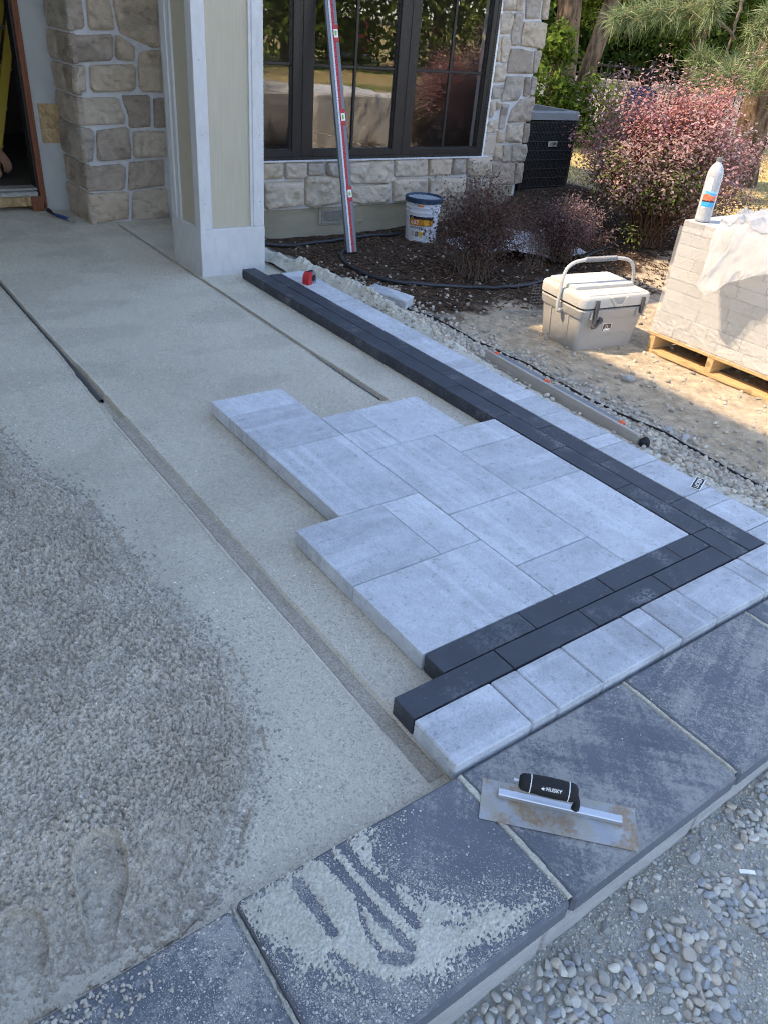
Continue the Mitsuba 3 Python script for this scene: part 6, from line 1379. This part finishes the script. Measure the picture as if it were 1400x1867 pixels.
# ------------------------------------------------------------------ people
import manifold3d as m3
def body(bones, refine=0.035, it=6):
    ms = []
    for a, ra, b, rb in bones:
        A = m3.Manifold.sphere(ra, 20).translate(list(map(float, a))); B = m3.Manifold.sphere(rb, 20).translate(list(map(float, b)))
        ms.append(m3.Manifold.batch_hull([A, B]))
    m = m3.Manifold.batch_boolean(ms, m3.OpType.Add).refine_to_length(refine).to_mesh()
    t = trimesh.Trimesh(m.vert_properties[:, :3], m.tri_verts, process=True)
    trimesh.smoothing.filter_taubin(t, iterations=it)
    return np.array(t.vertices), np.array(t.faces)
def hand(wrist, d, up, side=1, s=1.0):
    """palm, four curled fingers and a thumb: bone list"""
    d = np.array(d, float) / np.linalg.norm(d); up = np.array(up, float); up -= d * (up @ d); up /= np.linalg.norm(up); sd = np.cross(d, up) * side
    w = np.array(wrist, float); out = []
    for k, (o, L_) in enumerate(((-0.030, 0.070), (-0.010, 0.078), (0.010, 0.072), (0.029, 0.056))):
        kn = w + d * 0.085 * s + sd * o * s
        out.append((w + sd * o * 0.6 * s, 0.016 * s, kn, 0.012 * s))
        a = kn + (d * 0.5 - up * 0.08) * L_ * s; b = a + (d * 0.32 - up * 0.32) * L_ * s; c = b + (d * 0.05 - up * 0.28) * L_ * s
        out += [(kn, 0.0095 * s, a, 0.009 * s), (a, 0.009 * s, b, 0.008 * s), (b, 0.008 * s, c, 0.007 * s)]
    t0 = w + d * 0.03 * s - sd * 0.025 * s; t1 = t0 + (d * 0.035 - sd * 0.035 - up * 0.01) * s; t2 = t1 + (d * 0.035 - sd * 0.008 - up * 0.012) * s
    return out + [(t0, 0.014 * s, t1, 0.011 * s), (t1, 0.011 * s, t2, 0.008 * s)]
mat('m_skin', (0.36, 0.20, 0.14), 0.6, 0.3); mat('m_hair', (0.012, 0.010, 0.009), 0.6, 0.3); mat('m_navy', (0.035, 0.050, 0.13), 0.85, 0.1); mat('m_jeans', (0.035, 0.045, 0.075), 0.85, 0.1); mat('m_greyshirt', (0.16, 0.17, 0.19), 0.9, 0.1); mat('m_shoe', (0.03, 0.028, 0.026), 0.7, 0.2)
def person(name, label, o, yaw, head, J, shirt, pants):
    """J: joints in the person's own frame (x right, y forward, z up)"""
    M = rotz(yaw, o); lab(name, label, 'person')
    W = lambda p: (M @ np.r_[p, 1])[:3]
    J = {k: W(np.array(v, float)) for k, v in J.items()}
    hc = W(np.array(head, float)); fwd = M[:3, 1]; rt = M[:3, 0]; up = np.array([0, 0, 1.0])
    bones = [(J['neck'], 0.055, hc - up * 0.05 + fwd * 0.005, 0.062), (hc, 0.088, hc + up * 0.04 - fwd * 0.02, 0.088), (hc - up * 0.02, 0.078, hc - up * 0.085 + fwd * 0.045, 0.040),
             (hc - up * 0.005 + fwd * 0.085, 0.012, hc - up * 0.035 + fwd * 0.098, 0.014), (hc - up * 0.065 + fwd * 0.080 - rt * 0.018, 0.010, hc - up * 0.065 + fwd * 0.080 + rt * 0.018, 0.010)]
    for s in (-1, 1): bones.append((hc + rt * s * 0.088 + up * 0.01, 0.016, hc + rt * s * 0.088 - up * 0.03, 0.012))
    for sd in 'lr':
        bones += [(J['sh' + sd], 0.045, J['el' + sd], 0.038), (J['el' + sd], 0.038, J['wr' + sd], 0.026)]
        bones += hand(J['wr' + sd], J['wr' + sd] - J['el' + sd], up if abs((J['wr' + sd] - J['el' + sd])[2]) < 0.2 else fwd, 1 if sd == 'r' else -1)
        bones += [(J['hip' + sd], 0.075, J['kn' + sd], 0.05), (J['kn' + sd], 0.05, J['an' + sd], 0.036)]
    bones += [(J['neck'], 0.05, J['pel'], 0.10), (J['shl'], 0.05, J['shr'], 0.05), (J['hipl'], 0.08, J['hipr'], 0.08)]
    scene[name] = mikit.ply(body(bones, 0.02, 4), 'm_skin', smooth=True)
    ch = (J['neck'] + J['pel']) / 2
    sh = [(J['shl'], 0.062, J['shr'], 0.062), (J['shl'] * 0.8 + J['shr'] * 0.2, 0.085, ch - rt * 0.10, 0.105), (J['shr'] * 0.8 + J['shl'] * 0.2, 0.085, ch + rt * 0.10, 0.105), (ch - rt * 0.09, 0.105, J['hipl'], 0.115), (ch + rt * 0.09, 0.105, J['hipr'], 0.115), (ch, 0.12, J['pel'], 0.13), (J['neck'], 0.062, (J['shl'] + J['shr']) / 2, 0.085)]
    for sd in 'lr': sh.append((J['sh' + sd], 0.066, J['sh' + sd] * 0.3 + J['el' + sd] * 0.7, 0.056))
    scene[name + '__shirt'] = mikit.ply(body(sh, 0.03, 6), shirt, smooth=True)
    pn = [(J['hipl'], 0.112, J['hipr'], 0.112)]
    for sd in 'lr': pn += [(J['hip' + sd], 0.105, J['kn' + sd], 0.072), (J['kn' + sd], 0.072, J['an' + sd] + up * 0.03, 0.055)]
    scene[name + '__trousers'] = mikit.ply(body(pn, 0.03, 6), pants, smooth=True)
    scene[name + '__hair'] = mikit.ply(body([(hc + up * 0.03 - fwd * 0.02, 0.102, hc + up * 0.045 + fwd * 0.005, 0.095), (hc - fwd * 0.035, 0.088, hc - up * 0.04 - fwd * 0.045, 0.07)], 0.015, 4), 'm_hair', smooth=True)
    for n_, sd in enumerate('lr'):
        a = J['an' + sd]; scene[name + '__shoe' + ('' if n_ == 0 else '_001')] = mikit.ply(body([(a - up * 0.045 - fwd * 0.03, 0.04, a - up * 0.05 + fwd * 0.14, 0.034), (a, 0.046, a - up * 0.04, 0.045)], 0.02, 4), 'm_shoe', smooth=True)
sit = dict(neck=(0, 0.06, 1.02), shl=(-0.18, 0.04, 0.95), shr=(0.18, 0.04, 0.95), ell=(-0.25, 0.16, 0.68), elr=(0.25, 0.16, 0.68), wrl=(-0.12, 0.38, 0.58), wrr=(0.12, 0.38, 0.58), pel=(0, 0, 0.50), hipl=(-0.10, 0.02, 0.50), hipr=(0.10, 0.02, 0.50), knl=(-0.13, 0.44, 0.50), knr=(0.13, 0.44, 0.50), anl=(-0.13, 0.46, 0.09), anr=(0.13, 0.46, 0.09))
zp = float(zg(12.3, 9.6)) - 0.24
person('person', 'person in a navy shirt with black hair sitting behind the large red shrub', (12.30, 9.60, zp), -1.0, (0, 0.11, 1.17), sit, 'm_navy', 'm_jeans')
scene['seat_block'] = mikit.ply(box(12.05, 12.55, 9.35, 9.80, zp - 0.1, zp + 0.385, 0.02), 'm_block'); lab('seat_block', 'concrete block the person in navy is sitting on', 'concrete block')
kneel = dict(neck=(0, 0.30, 0.72), shl=(-0.18, 0.27, 0.66), shr=(0.18, 0.27, 0.66), ell=(-0.22, 0.42, 0.40), elr=(0.24, 0.38, 0.38), wrl=(-0.08, 0.60, 0.22), wrr=(0.14, 0.58, 0.20), pel=(0, -0.05, 0.38), hipl=(-0.10, -0.05, 0.38), hipr=(0.10, -0.05, 0.38), knl=(-0.13, 0.28, 0.09), knr=(0.13, 0.28, 0.09), anl=(-0.12, -0.16, 0.09), anr=(0.12, -0.16, 0.09))
person('person_001', 'person in a grey shirt kneeling just inside the open doorway', (1.05, 8.06, 0.06), -2.25, (0, 0.40, 0.86), kneel, 'm_greyshirt', 'm_greyshirt')

# yellow stepladder inside the doorway
mat('m_ladder', (0.40, 0.29, 0.03), 0.5, 0.35)
lab('step_ladder', 'yellow stepladder standing in the dark room behind the doorway', 'ladder')
for y_ in (7.78, 8.20):
    put('step_ladder__rail', xf(box(-0.035, 0.035, -0.014, 0.014, 0, 1.97, 0.003), frame([1.485, y_, 0.065], [0.962, 0, -0.274], [0, 1, 0])), 'm_ladder')
    put('step_ladder__rear_rail', xf(box(-0.018, 0.018, -0.012, 0.012, 0, 1.93, 0.003), frame([2.46, y_, 0.065], [0.98, 0, 0.20], [0, 1, 0])), 'm_ladder')
for k in range(6):
    z_ = 0.33 + 0.29 * k; x_ = 1.485 + 0.285 * (z_ - 0.065)
    put('step_ladder__step', box(x_ - 0.03, x_ + 0.05, 7.795, 8.185, z_ - 0.012, z_ + 0.012, 0.003), 'm_alu')
scene['step_ladder__top_cap'] = mikit.ply(box(1.97, 2.13, 7.74, 8.24, 1.955, 2.01, 0.008), 'm_ladder')

# dark red pickup truck across the yard that the window mirrors
mat('m_truck', (0.13, 0.012, 0.014), 0.25, 0.6, clearcoat=1.0); mat('m_taillight', (0.50, 0.015, 0.015), 0.2, 0.6)
TK = rotz(math.radians(-56), (21.8, -21.5, -0.42))
lab('pickup_truck', 'dark red pickup truck across the yard, mirrored in the window', 'truck')
def tk(k, m, b, **kw): put('pickup_truck__' + k, xf(m, TK), b, **kw)
def ext2(poly, y0, y1):
    m = trimesh.creation.extrude_polygon(Polygon(poly).buffer(-0.05).buffer(0.05), y1 - y0, engine='earcut'); v = np.array(m.vertices); return np.c_[v[:, 0], v[:, 2] + y0, v[:, 1]], np.array(m.faces)[:, ::-1]
tk('body', ext2([(-2.8, 0.55), (-2.82, 1.05), (-2.75, 1.22), (-0.75, 1.24), (0.95, 1.24), (2.55, 1.12), (2.78, 0.95), (2.80, 0.55), (2.2, 0.45), (-2.2, 0.45)], -0.97, 0.97), 'm_truck')
tk('cab', ext2([(-0.75, 1.2), (-0.62, 1.78), (-0.45, 1.86), (0.45, 1.86), (1.15, 1.28), (1.2, 1.2)], -0.82, 0.82), 'm_truck')
tk('rear_window', box(-0.735, -0.70, -0.66, 0.66, 1.32, 1.72), 'm_black')
for s in (-1, 1):
    tk('side_window', ext2([(-0.55, 1.30), (-0.48, 1.74), (0.40, 1.76), (0.88, 1.32)], s * 0.82 - 0.012, s * 0.82 + 0.012), 'm_black')
    tk('tail_light', box(-2.845, -2.80, s * 0.90 - 0.07, s * 0.90 + 0.07, 0.78, 1.14, 0.01), 'm_taillight')
    for x_ in (-1.75, 1.75):
        v, f = lathe([(0.0, -0.13), (0.30, -0.13), (0.38, -0.10), (0.39, 0.0), (0.38, 0.10), (0.30, 0.13), (0.0, 0.13)], 28)
        tk('wheel', (np.c_[v[:, 0] + x_, v[:, 2] + s * 0.86, v[:, 1] + 0.39], f), 'm_rubber', smooth=40)
tk('bumper', box(-2.95, -2.83, -0.92, 0.92, 0.48, 0.66, 0.03), 'm_alu')
